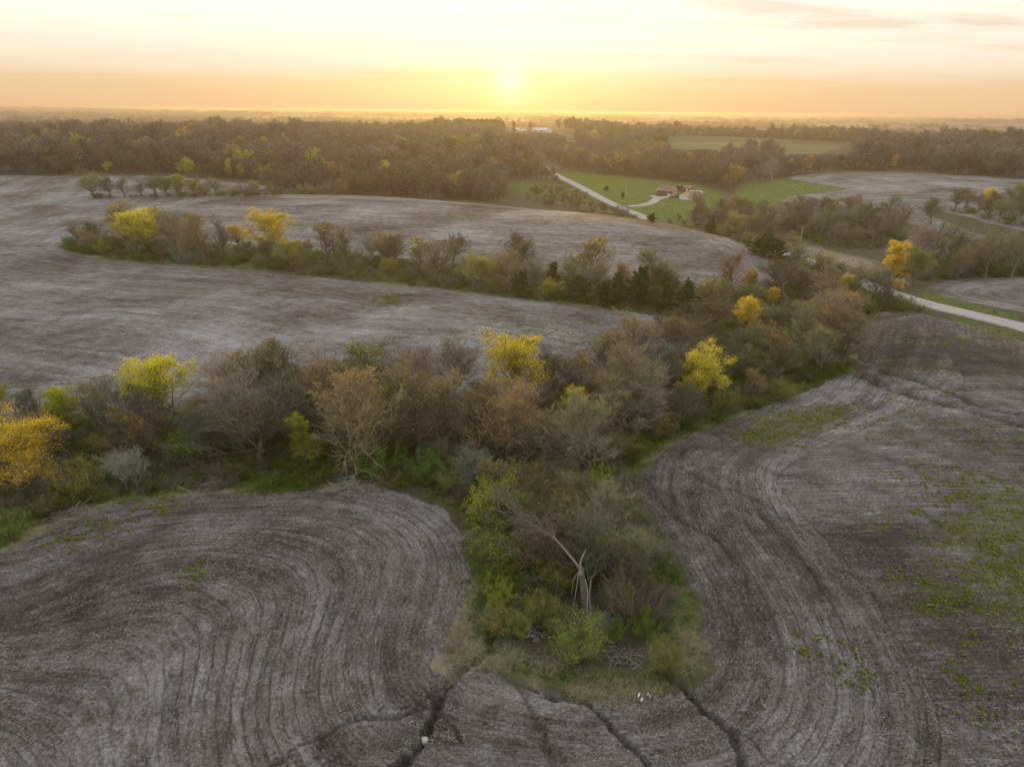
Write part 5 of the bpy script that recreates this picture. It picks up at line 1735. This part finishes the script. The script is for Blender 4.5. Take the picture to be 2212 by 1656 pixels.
class MB:
    def __init__(self):
        self.v, self.f = [], []

    def poly(self, vs, fs):
        o = len(self.v)
        self.v += [tuple(p) for p in vs]
        self.f += [tuple(i + o for i in f) for f in fs]
        return self

    def box(self, x0, x1, y0, y1, z0, z1):
        vs = [(x, y, z) for x in (x0, x1) for y in (y0, y1) for z in (z0, z1)]
        return self.poly(vs, [(0, 1, 3, 2), (4, 6, 7, 5), (0, 4, 5, 1), (2, 3, 7, 6), (0, 2, 6, 4), (1, 5, 7, 3)])

    def extrude(self, prof, x0, x1):
        """profile of (y, z) pushed along x"""
        n = len(prof)
        vs = [(x0, y, z) for y, z in prof] + [(x1, y, z) for y, z in prof]
        return self.poly(vs, [tuple(range(n))[::-1], tuple(range(n, 2 * n))] + [(i, (i + 1) % n, n + (i + 1) % n, n + i) for i in range(n)])

    def extrude_y(self, prof, y0, y1):
        """profile of (x, z) pushed along y"""
        n = len(prof)
        vs = [(x, y0, z) for x, z in prof] + [(x, y1, z) for x, z in prof]
        return self.poly(vs, [tuple(range(n)), tuple(range(n, 2 * n))[::-1]] + [(i, n + i, n + (i + 1) % n, (i + 1) % n) for i in range(n)])

    def tube(self, pts_, r0, r1, n=8):
        P = np.array(pts_, float)
        rr = np.linspace(r0, r1, len(P))
        V, F = tubes(P[None], rr[None], n, np.random.default_rng(1))
        self.poly(V, [tuple(f) for f in F])
        o = len(self.v) - n
        self.f.append(tuple(range(o, o + n)))
        return self

    def disc(self, c, r, w, n=14):
        """wheel along y"""
        a = [2 * math.pi * i / n for i in range(n)]
        vs = [(c[0] + r * math.cos(t), c[1] - w / 2, c[2] + r * math.sin(t)) for t in a] + [(c[0] + r * math.cos(t), c[1] + w / 2, c[2] + r * math.sin(t)) for t in a]
        return self.poly(vs, [tuple(range(n)), tuple(range(n, 2 * n))[::-1]] + [(i, n + i, n + (i + 1) % n, (i + 1) % n) for i in range(n)])

    def build(self, name, mat, parent=None):
        me = bpy.data.meshes.new(name)
        me.from_pydata(self.v, [], self.f)
        me.update()
        me.materials.append(mat)
        return obj(name, me, parent)


M_SIDING = simple('tan_siding', (.50, .44, .33), .8, .08, 2)
M_LOG = simple('brown_siding', (.26, .20, .15), .85, .2, 2)
M_REDROOF = simple('red_metal_roof', (.24, .125, .115), .5, .12, 1.2)
M_TANROOF = simple('tan_shingles', (.42, .28, .20), .85, .15, 3)
M_METAL = simple('galvanised_roof', (.55, .60, .68), .35, .12, 1.5, .4)
M_WHITE = simple('white_paint', (.78, .78, .76), .55, .06, 2)
M_GLASS = simple('window_glass', (.03, .035, .045), .08, .1, 2, spec=.8)
M_WOOD = simple('grey_timber', (.24, .20, .165), .85, .25, 4)
M_CONC = simple('concrete', (.42, .41, .39), .9, .12, 3)
M_CARW = simple('white_car_paint', (.76, .77, .78), .25, .03, 1, spec=.6)
M_CARD = simple('dark_car_paint', (.025, .03, .045), .22, .1, 1, spec=.7)
M_TYRE = simple('tyre_rubber', (.02, .02, .02), .9, .1, 4)
M_CHROME = simple('wheel_metal', (.55, .55, .56), .3, .1, 4, .8)
M_LAMP = simple('lamp_glass', (.8, .78, .70), .2, .05, 2)
M_RUST = simple('red_barn_wood', (.20, .085, .06), .85, .25, 2)


def gable(root, L, W_, wall, rise, over, wall_m, roof_m, foundation=.5):
    """long axis along local x; base at z 0; returns roof and wall"""
    h = W_ / 2
    m = MB().box(-L / 2 - .05, L / 2 + .05, -h - .05, h + .05, -.8, foundation).build('foundation', M_CONC, root)
    w = MB().extrude([(-h, foundation), (h, foundation), (h, wall), (0, wall + rise), (-h, wall)], -L / 2, L / 2).build('wall', wall_m, root)
    t = .16
    sl = rise / h
    roofs = []
    for s in (-1, 1):
        y0, y1 = 0, s * (h + over)
        z0, z1 = wall + rise + .03, wall - over * sl + .03
        prof = [(y0, z0), (y1, z1), (y1, z1 + t), (y0, z0 + t)]
        roofs.append(MB().extrude(prof if s > 0 else prof[::-1], -L / 2 - over, L / 2 + over).build('roof', roof_m, root))
    return roofs, w


def window_y(root, x, z, w, h, y, s):
    """window on a wall facing -y (s=-1) or +y (s=1)"""
    f = MB().box(x - w / 2 - .1, x + w / 2 + .1, min(y, y + s * .06), max(y, y + s * .06), z - h / 2 - .1, z + h / 2 + .1).build('window', M_WHITE, root)
    MB().box(x - w / 2, x + w / 2, min(y + s * .05, y + s * .09), max(y + s * .05, y + s * .09), z - h / 2, z + h / 2).build('pane', M_GLASS, f)


def window_x(root, y, z, w, h, x, s):
    f = MB().box(min(x, x + s * .06), max(x, x + s * .06), y - w / 2 - .1, y + w / 2 + .1, z - h / 2 - .1, z + h / 2 + .1).build('window', M_WHITE, root)
    MB().box(min(x + s * .05, x + s * .09), max(x + s * .05, x + s * .09), y - w / 2, y + w / 2, z - h / 2, z + h / 2).build('pane', M_GLASS, f)


def site(u, v, L=6):
    b = at(u, v)[0]
    z = min(float(hmap(b[0] + a, b[1] + c)) for a in (-L, 0, L) for c in (-L, 0, L))
    return (b[0], b[1], (z + b[2]) / 2)


# the red-roofed house
HB = site(1441, 420)
hs = thing('house', 'house with dull red metal roof, front porch and tan gable on the lawn', 'house', HB, R(-38))
hs.scale = (.76, .76, .80)
L_, W_ = 12.5, 8.0
gable(hs, L_, W_, 3.6, 2.5, .5, M_SIDING, M_REDROOF, .9)
MB().box(-L_ / 2 - .2, L_ / 2 + .2, -W_ / 2 - 2.6, -W_ / 2 - .05, .75, .95).build('porch_deck', M_WOOD, hs)
MB().extrude([(-W_ / 2 - 2.8, 2.95), (-W_ / 2 - .45, 3.50), (-W_ / 2 - .45, 3.64), (-W_ / 2 - 2.8, 3.09)], -L_ / 2 - .5, L_ / 2 + .5).build('porch_roof', M_REDROOF, hs)
MB().box(-L_ / 2 + .02, L_ / 2 - .02, -W_ / 2 - .06, -W_ / 2 - .01, .96, 3.4).build('front_siding', M_LOG, hs)
for i in range(6):
    x_ = -L_ / 2 + .1 + i * (L_ - .2) / 5
    MB().box(x_ - .09, x_ + .09, -W_ / 2 - 2.55, -W_ / 2 - 2.37, .95, 3.02).build('porch_post', M_WOOD, hs)
MB().box(-L_ / 2, 1.2, -W_ / 2 - 2.52, -W_ / 2 - 2.44, 1.75, 1.85).build('railing', M_WOOD, hs)
MB().extrude_y([(1.6, -.4), (3.4, -.4), (3.4, .95), (1.6, .95)], -W_ / 2 - 3.6, -W_ / 2 - 2.62).build('porch_steps', M_WOOD, hs)
for x_ in (-4.2, -1.6, 4.3):
    window_y(hs, x_, 2.2, 1.3, 1.1, -W_ / 2 - .06, -1)
d_ = MB().box(1.9, 2.95, -W_ / 2 - .12, -W_ / 2 - .06, .96, 3.05).build('door', M_WHITE, hs)
MB().box(2.75, 2.85, -W_ / 2 - .2, -W_ / 2 - .12, 1.95, 2.05).build('handle', M_CHROME, d_)
for y_ in (-1.2, 1.2):
    window_x(hs, y_, 2.4, .9, 1.1, L_ / 2, 1)
MB().box(-.5, .2, .6, 1.2, 5.2, 6.9).build('chimney', M_CONC, hs)

# open-fronted shed with metal roof, garage and red-brown outbuilding
SB = site(1472, 412)
sh = thing('shed', 'open-fronted shed with pale blue metal roof behind the house', 'shed', SB, R(-32))
sh.scale = (.85, .85, .9)
MB().box(-3.6, 3.6, 2.4, 2.6, 0, 2.7).build('back_wall', M_WOOD, sh)
for s in (-1, 1):
    MB().extrude([(-2.4, 0), (2.4, 0), (2.4, 2.7), (-2.4, 3.3)], s * 3.6 - .08, s * 3.6 + .08).build('side_wall', M_WOOD, sh)
for x_ in (-3.5, 0, 3.5):
    MB().box(x_ - .12, x_ + .12, -2.55, -2.35, 0, 3.2).build('post', M_WOOD, sh)
MB().extrude([(-3.0, 3.4), (3.0, 2.72), (3.0, 2.86), (-3.0, 3.54)], -4.2, 4.2).build('roof', M_METAL, sh)
OB = site(1486, 415)
ob = thing('outbuilding', 'small red-brown outbuilding beside the open shed', 'outbuilding', OB, R(-32))
gable(ob, 4.4, 4.0, 2.6, 1.1, .3, M_RUST, M_LOG, .2)
MB().box(-.6, .6, -2.1, -2.02, .2, 2.2).build('door', M_WHITE, ob)
GB = site(1485, 431)
ga = thing('garage', 'tan garage with brown shingle roof in front of the shed', 'garage', GB, R(30))
ga.scale = (.80, .80, .80)
gable(ga, 8.6, 7.2, 2.9, 1.6, .45, M_WHITE, M_TANROOF, .2)
gd = MB().box(-4.36, -4.28, -1.9, 1.9, .25, 2.5).build('garage_door', M_WHITE, ga)
for k in range(3):
    MB().box(-4.40, -4.36, -1.8, 1.8, .35 + k * .72, .95 + k * .72).build('panel', M_WHITE, gd)
for x_ in (-1.8, 1.8):
    window_y(ga, x_, 1.8, .9, .8, -3.6, -1)


def car(u, v, label, rz, paint, kind='suv', off=(0, 0)):
    b = at(u, v)[0]
    t = thing('parked_car' if kind != 'pickup' else 'pickup_truck', label, 'car' if kind != 'pickup' else 'pickup', (b[0] + off[0], b[1] + off[1], b[2] + .18), rz, 'vehicles parked by the house')
    if kind == 'pickup':
        prof = [(-2.7, .45), (2.7, .45), (2.75, .95), (1.75, 1.10), (1.0, 1.75), (-.35, 1.75), (-.55, 1.15), (-2.7, 1.12)]
        gl = [(1.55, 1.14), (.95, 1.66), (-.28, 1.66), (-.42, 1.18)]
    elif kind == 'sedan':
        prof = [(-2.3, .35), (2.3, .35), (2.35, .75), (1.35, .92), (.55, 1.42), (-.9, 1.42), (-1.7, .98), (-2.35, .92)]
        gl = [(1.15, .96), (.5, 1.35), (-.85, 1.35), (-1.45, .99)]
    else:
        prof = [(-2.35, .4), (2.35, .4), (2.4, .95), (1.35, 1.08), (.7, 1.72), (-1.9, 1.74), (-2.35, 1.1)]
        gl = [(1.15, 1.12), (.65, 1.63), (-1.8, 1.64), (-2.15, 1.14)]
    t.scale = (.85, .85, .85)
    MB().extrude_y(prof, -.92, .92).build('body', paint, t)
    for s in (-1, 1):
        MB().extrude_y(gl, *sorted((s * .93, s * .955))).build('side_window', M_GLASS, t)
    x_ = prof[3][0]
    MB().poly([(prof[3][0] - .05, -.8, prof[3][1] + .06), (prof[3][0] - .05, .8, prof[3][1] + .06), (prof[4][0] + .06, .72, prof[4][1] - .04), (prof[4][0] + .06, -.72, prof[4][1] - .04)],
              [(0, 1, 2, 3)]).build('windscreen', M_GLASS, t).location = (.05, 0, .03)
    for sx in (1.5, -1.5):
        for s in (-1, 1):
            w = MB().disc((sx, s * .86, .36), .36, .24).build('wheel', M_TYRE, t)
            MB().disc((sx, s * .985, .36), .2, .02).build('rim', M_CHROME, w)
    for s in (-1, 1):
        MB().box(2.3, 2.42, s * .65 - .16, s * .65 + .16, .68, .84).build('headlight', M_LAMP, t)


car(1450.5, 426.5, 'white car parked at the house gable', R(20), M_CARW, 'suv')
car(1458, 428, 'dark blue car parked right of the white car', R(25), M_CARD, 'sedan')
car(1464, 427.5, 'dark pickup parked at the end of the driveway beside the garage', R(70), M_CARD, 'pickup')
CB = site(1502, 424, 3)
cp = thing('camper_trailer', 'white camper trailer with sloped nose parked beside the garage', 'camper', CB, R(-15))
MB().extrude_y([(-3.6, .7), (3.0, .7), (3.9, 1.6), (3.9, 2.2), (3.0, 3.2), (-3.3, 3.2), (-3.6, 2.9)], -1.2, 1.2).build('body', M_WHITE, cp)
MB().extrude_y([(-3.62, 1.35), (3.5, 1.35), (3.5, 1.55), (-3.62, 1.55)], -1.23, 1.23).build('stripe', M_CONC, cp)
for x_ in (-2.4, -.2, 2.0):
    window_y(cp, x_, 2.3, 1.0, .7, -1.2, -1)
d_ = MB().box(.7, 1.4, -1.27, -1.21, .8, 2.8).build('door', M_WHITE, cp)
MB().box(.8, .88, -1.33, -1.27, 1.7, 1.9).build('handle', M_CHROME, d_)
for x_ in (-.9, .05):
    for s in (-1, 1):
        MB().disc((x_, s * 1.1, .4), .4, .22).build('wheel', M_TYRE, cp)
MB().tube([(3.6, 0, .7), (5.2, 0, .65)], .07, .07).build('hitch', M_BLACK, cp)

# picnic table on the lawn
b = at(1442, 437)[0]
pt = thing('picnic_table', 'brown picnic table with benches on the lawn', 'picnic table', tuple(b), R(10))
MB().box(-1.3, 1.3, -.45, .45, .80, .86).build('table_top', M_WOOD, pt)
for s in (-1, 1):
    MB().box(-1.3, 1.3, s * .85 - .16, s * .85 + .16, .48, .54).build('bench', M_WOOD, pt)
    MB().tube([(s * .95, -.85, 0), (s * .95, 0, .80), (s * .95, .85, 0)], .07, .07, 5).build('leg', M_WOOD, pt)

# utility poles
for (u, v, vt, lb) in ((1729, 523, 490, 'tall wooden utility pole in front of the dark clump across the road'), (1351, 426, 397, 'wooden utility pole on the lawn left of the house')):
    b = at(u, v)[0]
    h = height_for(b, vt)
    p = thing('utility_pole', lb, 'utility pole', tuple(b), .3, 'utility poles')
    MB().tube([(0, 0, -.5), (.02, 0, h * .5), (0, 0, h)], .17, .11).build('pole', M_SIDING, p)
    ca = MB().box(-.9, .9, -.06, .06, h - .55, h - .42).build('crossarm', M_WOOD, p)
    for x_ in (-.8, 0, .8):
        MB().tube([(x_, 0, h - .42), (x_, 0, h - .25)], .04, .03, 6).build('insulator', M_WHITE, ca)

# fence posts along the road by the bend
fp = at(np.linspace(1765, 1880, 9), np.linspace(588, 640, 9))
for k, b in enumerate(fp):
    g = np.random.default_rng(k)
    o = MB().tube([(0, 0, -.2), (g.normal() * .05, g.normal() * .05, 1.25)], .07, .055, 6).build('fence_post', M_WOOD)
    o.location = tuple(b)
    tag(o, nth(k) + ' grey fence post from the left beside the gravel road', 'fence post', 'fence posts beside the gravel road')

# the farmstead on the skyline
def far_pt(u, v):
    b = at(u, v)[0]
    return (b[0], b[1], b[2])


fb = far_pt(1166, 286)
sc_ = math.hypot(fb[0], fb[1]) / FPX                     # metres for one unit of picture width there
bn = thing('barn', 'long white barn with pale roof on the skyline farm', 'barn', fb, R(-6))
gable(bn, 30 * sc_, 12 * sc_, 4.6 * sc_, 4.0 * sc_, .5, M_WHITE, M_METAL, .4)
for x_ in (-9, 3):
    dd_ = MB().box((x_ - 2.2) * sc_, (x_ + 2.2) * sc_, -6 * sc_ - .2, -6 * sc_ - .06, .4, 3.4 * sc_).build('door', M_WOOD, bn)
    MB().box((x_ + 1.7) * sc_, (x_ + 1.9) * sc_, -6 * sc_ - .3, -6 * sc_ - .2, 1.2 * sc_, 1.7 * sc_).build('handle', M_CHROME, dd_)
for x_ in (-3.5, 9, 12):
    window_y(bn, x_ * sc_, 2.6 * sc_, 1.4 * sc_, 1.2 * sc_, -6 * sc_, -1)
qb = far_pt(1185.5, 287)
qh = thing('quonset_shed', 'white round-topped shed at the right end of the skyline barn', 'shed', qb, R(90 - 6))
ar = [(5.2 * sc_ * math.cos(a_), .2 + 8.0 * sc_ * math.sin(a_) ** .8) for a_ in np.linspace(0.001, math.pi - .001, 14)]
MB().extrude(ar, -6 * sc_, 6 * sc_).build('arched_shell', M_WHITE, qh)
MB().box(-6 * sc_ - .15, -6 * sc_ - .02, -1.8 * sc_, 1.8 * sc_, .2, 4.2 * sc_).build('door', M_METAL, qh)
b = far_pt(1097, 283.5)
fh = thing('farmhouse', 'small pale farmhouse with steep roof left of the skyline barn', 'house', b, R(60))
gable(fh, 11 * sc_, 8 * sc_, 4.4 * sc_, 4.2 * sc_, .4, M_SIDING, M_TANROOF, .4)
for x_ in (-2.5, 2.5):
    window_y(fh, x_ * sc_, 2.4 * sc_, 1.2 * sc_, 1.4 * sc_, -4 * sc_, -1)
b = far_pt(1114, 283)
ls = thing('machine_shed', 'low pale machine shed between farmhouse and skyline barn', 'shed', b, R(-4))
gable(ls, 14 * sc_, 7 * sc_, 2.6 * sc_, 1.8 * sc_, .4, M_WHITE, M_METAL, .3)
MB().box(-3 * sc_, 3 * sc_, -3.5 * sc_ - .15, -3.5 * sc_ - .04, .3, 2.3 * sc_).build('door', M_WOOD, ls)
for k, (u, v, lb) in enumerate(((1126, 285.5, 'white trailer parked left of the skyline barn, nearer the shed'), (1132, 284.5, 'white trailer parked left of the skyline barn, nearer the barn'))):
    b = far_pt(u, v)
    tr_ = thing('farm_trailer', lb, 'trailer', b, .2 * k, 'trailers at the skyline farm')
    MB().extrude_y([(-3, .7), (3, .7), (3.3, 1.6), (2.8, 3.1), (-3, 3.1)], -1.2, 1.2).build('body', M_WHITE, tr_)
    for x_ in (-1, 1):
        MB().disc((x_, -1.1, .45), .45, .25).build('wheel', M_TYRE, tr_)
        MB().disc((x_, 1.1, .45), .45, .25).build('wheel', M_TYRE, tr_)
# spruce windbreak
us = np.linspace(993, 1089, 30) + np.random.default_rng(4).uniform(-1.5, 1.5, 30)
for k, u in enumerate(us):
    b = far_pt(u, 284 + (k % 3) * 1.0)
    vt = 257.5 + random.uniform(-2, 2.5) + max(0, (u - 1068) * .25)
    plant('spruce', b, height_for(b, vt), nth(k) + ' dark spruce from the left in the skyline windbreak', 'spruce_tree', 'tree', 'spruces of the skyline windbreak', wide=1.0, twig=DARKB)
b = far_pt(1110, 284)
plant('spruce', b, height_for(b, 262), 'single spruce standing apart between windbreak and skyline barn', 'spruce_tree', 'tree', wide=1.0)
b = far_pt(1147, 285)
plant('bare3', b, height_for(b, 260), 'tall bare tree at the left end of the skyline barn', 'tree', 'tree', leafc='amber', twig=BROWN)
b = far_pt(1282, 308)
plant('leafy1', b, height_for(b, 281), 'yellow-green dome of a leafing tree right of the pond', 'tree', 'tree', leafc='yellow', twig=BROWN, wide=1.4)


# pond catching the bright sky
def pond():
    m, t, out = new_mat('still_water')
    bb = t.n('ShaderNodeBsdfPrincipled')
    t.l(bb.outputs[0], out.inputs[0])
    bb.inputs['Base Color'].default_value = (.03, .035, .035, 1)
    bb.inputs['Roughness'].default_value = .06
    bp = t.n('ShaderNodeBump')
    bp.inputs['Distance'].default_value = .01
    t.l(t.noise(t.n('ShaderNodeNewGeometry').outputs['Position'], .8, 3), bp.inputs['Height'])
    t.l(bp.outputs[0], bb.inputs['Normal'])
    p = at([1222, 1230, 1239.5, 1240, 1232, 1226], [300.6, 299.6, 299.2, 301.8, 301.9, 301.4])
    z = p[:, 2].max() + .25
    c = p.mean(0)
    vs = [(q[0], q[1], z) for q in p] + [(c[0] + (q[0] - c[0]) * 1.08, c[1] + (q[1] - c[1]) * 1.08, z - 3) for q in p]
    n = len(p)
    MBp = MB().poly(vs, [tuple(range(n))] + [(i, n + i, n + (i + 1) % n, (i + 1) % n) for i in range(n)])
    tag(MBp.build('pond', m), 'small bright farm pond below the skyline barn', 'pond', kind='structure')


pond()

# ------------------------------------------------------------------ labels: each filling tree is named by the landmark next to it
def finish_labels():
    CUT = {'with', 'in', 'at', 'of', 'on', 'the', 'a', 'and', 'to', 'between', 'behind', 'beside', 'from', 'right', 'left', 'by', 'near', 'below', 'standing', 'just', 'that', 'its', 'two'}
    lm = []
    for t_ in TREES:
        if t_['label'] and 'spruce' not in t_['label']:
            w = t_['label'].split()[:7]
            while w[-1] in CUT:
                w.pop()
            lm.append((t_, ' '.join(w)))
    used = {o['label'] for o in bpy.data.objects if 'label' in o and o['label']}
    buckets = {}
    for t_ in TREES:
        if t_['label']:
            continue
        q, ph = min(lm, key=lambda q: (q[0]['u'] - t_['u']) ** 2 + (q[0]['v'] - t_['v']) ** 2 * 2.0)
        du, dv = t_['u'] - q['u'], t_['v'] - q['v']
        if abs(du) > abs(dv) * 1.2:
            rel = 'right of' if du > 0 else 'left of'
        else:
            rel = 'in front of' if dv > 0 else 'behind'
        kind = 'sapling' if 'sapling' in t_['desc'] else t_['o']['category']
        buckets.setdefault((t_['desc'].split(' tree')[0].split(' bush')[0].split(' sapling')[0], kind, rel, ph), []).append((du * du + dv * dv, t_))
    for (look, kind, rel, ph), l in buckets.items():
        l.sort(key=lambda q: q[0])
        for k, (_d, t_) in enumerate(l):
            lead = '' if len(l) == 1 else ('nearest' if k == 0 else nth(k) + ' nearest')
            lb = ' '.join(f'{lead} {look} {kind} {rel} the {ph}'.split())
            for extra in ('low', 'tall', 'narrow', 'wide'):
                if lb not in used:
                    break
                lb = ' '.join(f'{lead} {extra} {look} {kind} {rel} the {ph}'.split())
            used.add(lb)
            t_['o']['label'] = lb


finish_labels()

# ------------------------------------------------------------------ the air
def build_haze():
    m, t, out = new_mat('evening_haze')
    v = t.n('ShaderNodeVolumePrincipled')
    v.inputs['Color'].default_value = (.57, .53, .50, 1)
    v.inputs['Density'].default_value = HAZE
    v.inputs['Anisotropy'].default_value = .55
    t.l(v.outputs[0], out.inputs['Volume'])
    s, z0, z1 = 14600.0, float(Z.min()) - 2, max(36.5, float(Z[RR < 9200].max()) + 19, float(Z.max()) + 1)
    V = [(a * s, b * s, c) for a in (-1, 1) for b in (-1, 1) for c in (z0, z1)]
    F = np.array([(0, 1, 3, 2), (4, 6, 7, 5), (0, 4, 5, 1), (2, 3, 7, 6), (0, 2, 6, 4), (1, 5, 7, 3)])
    tag(obj('haze', mesh_np('haze', V, F, m)), 'thin warm evening haze over the whole countryside', 'haze', kind='stuff')


HAZE = 2.9e-4
build_haze()
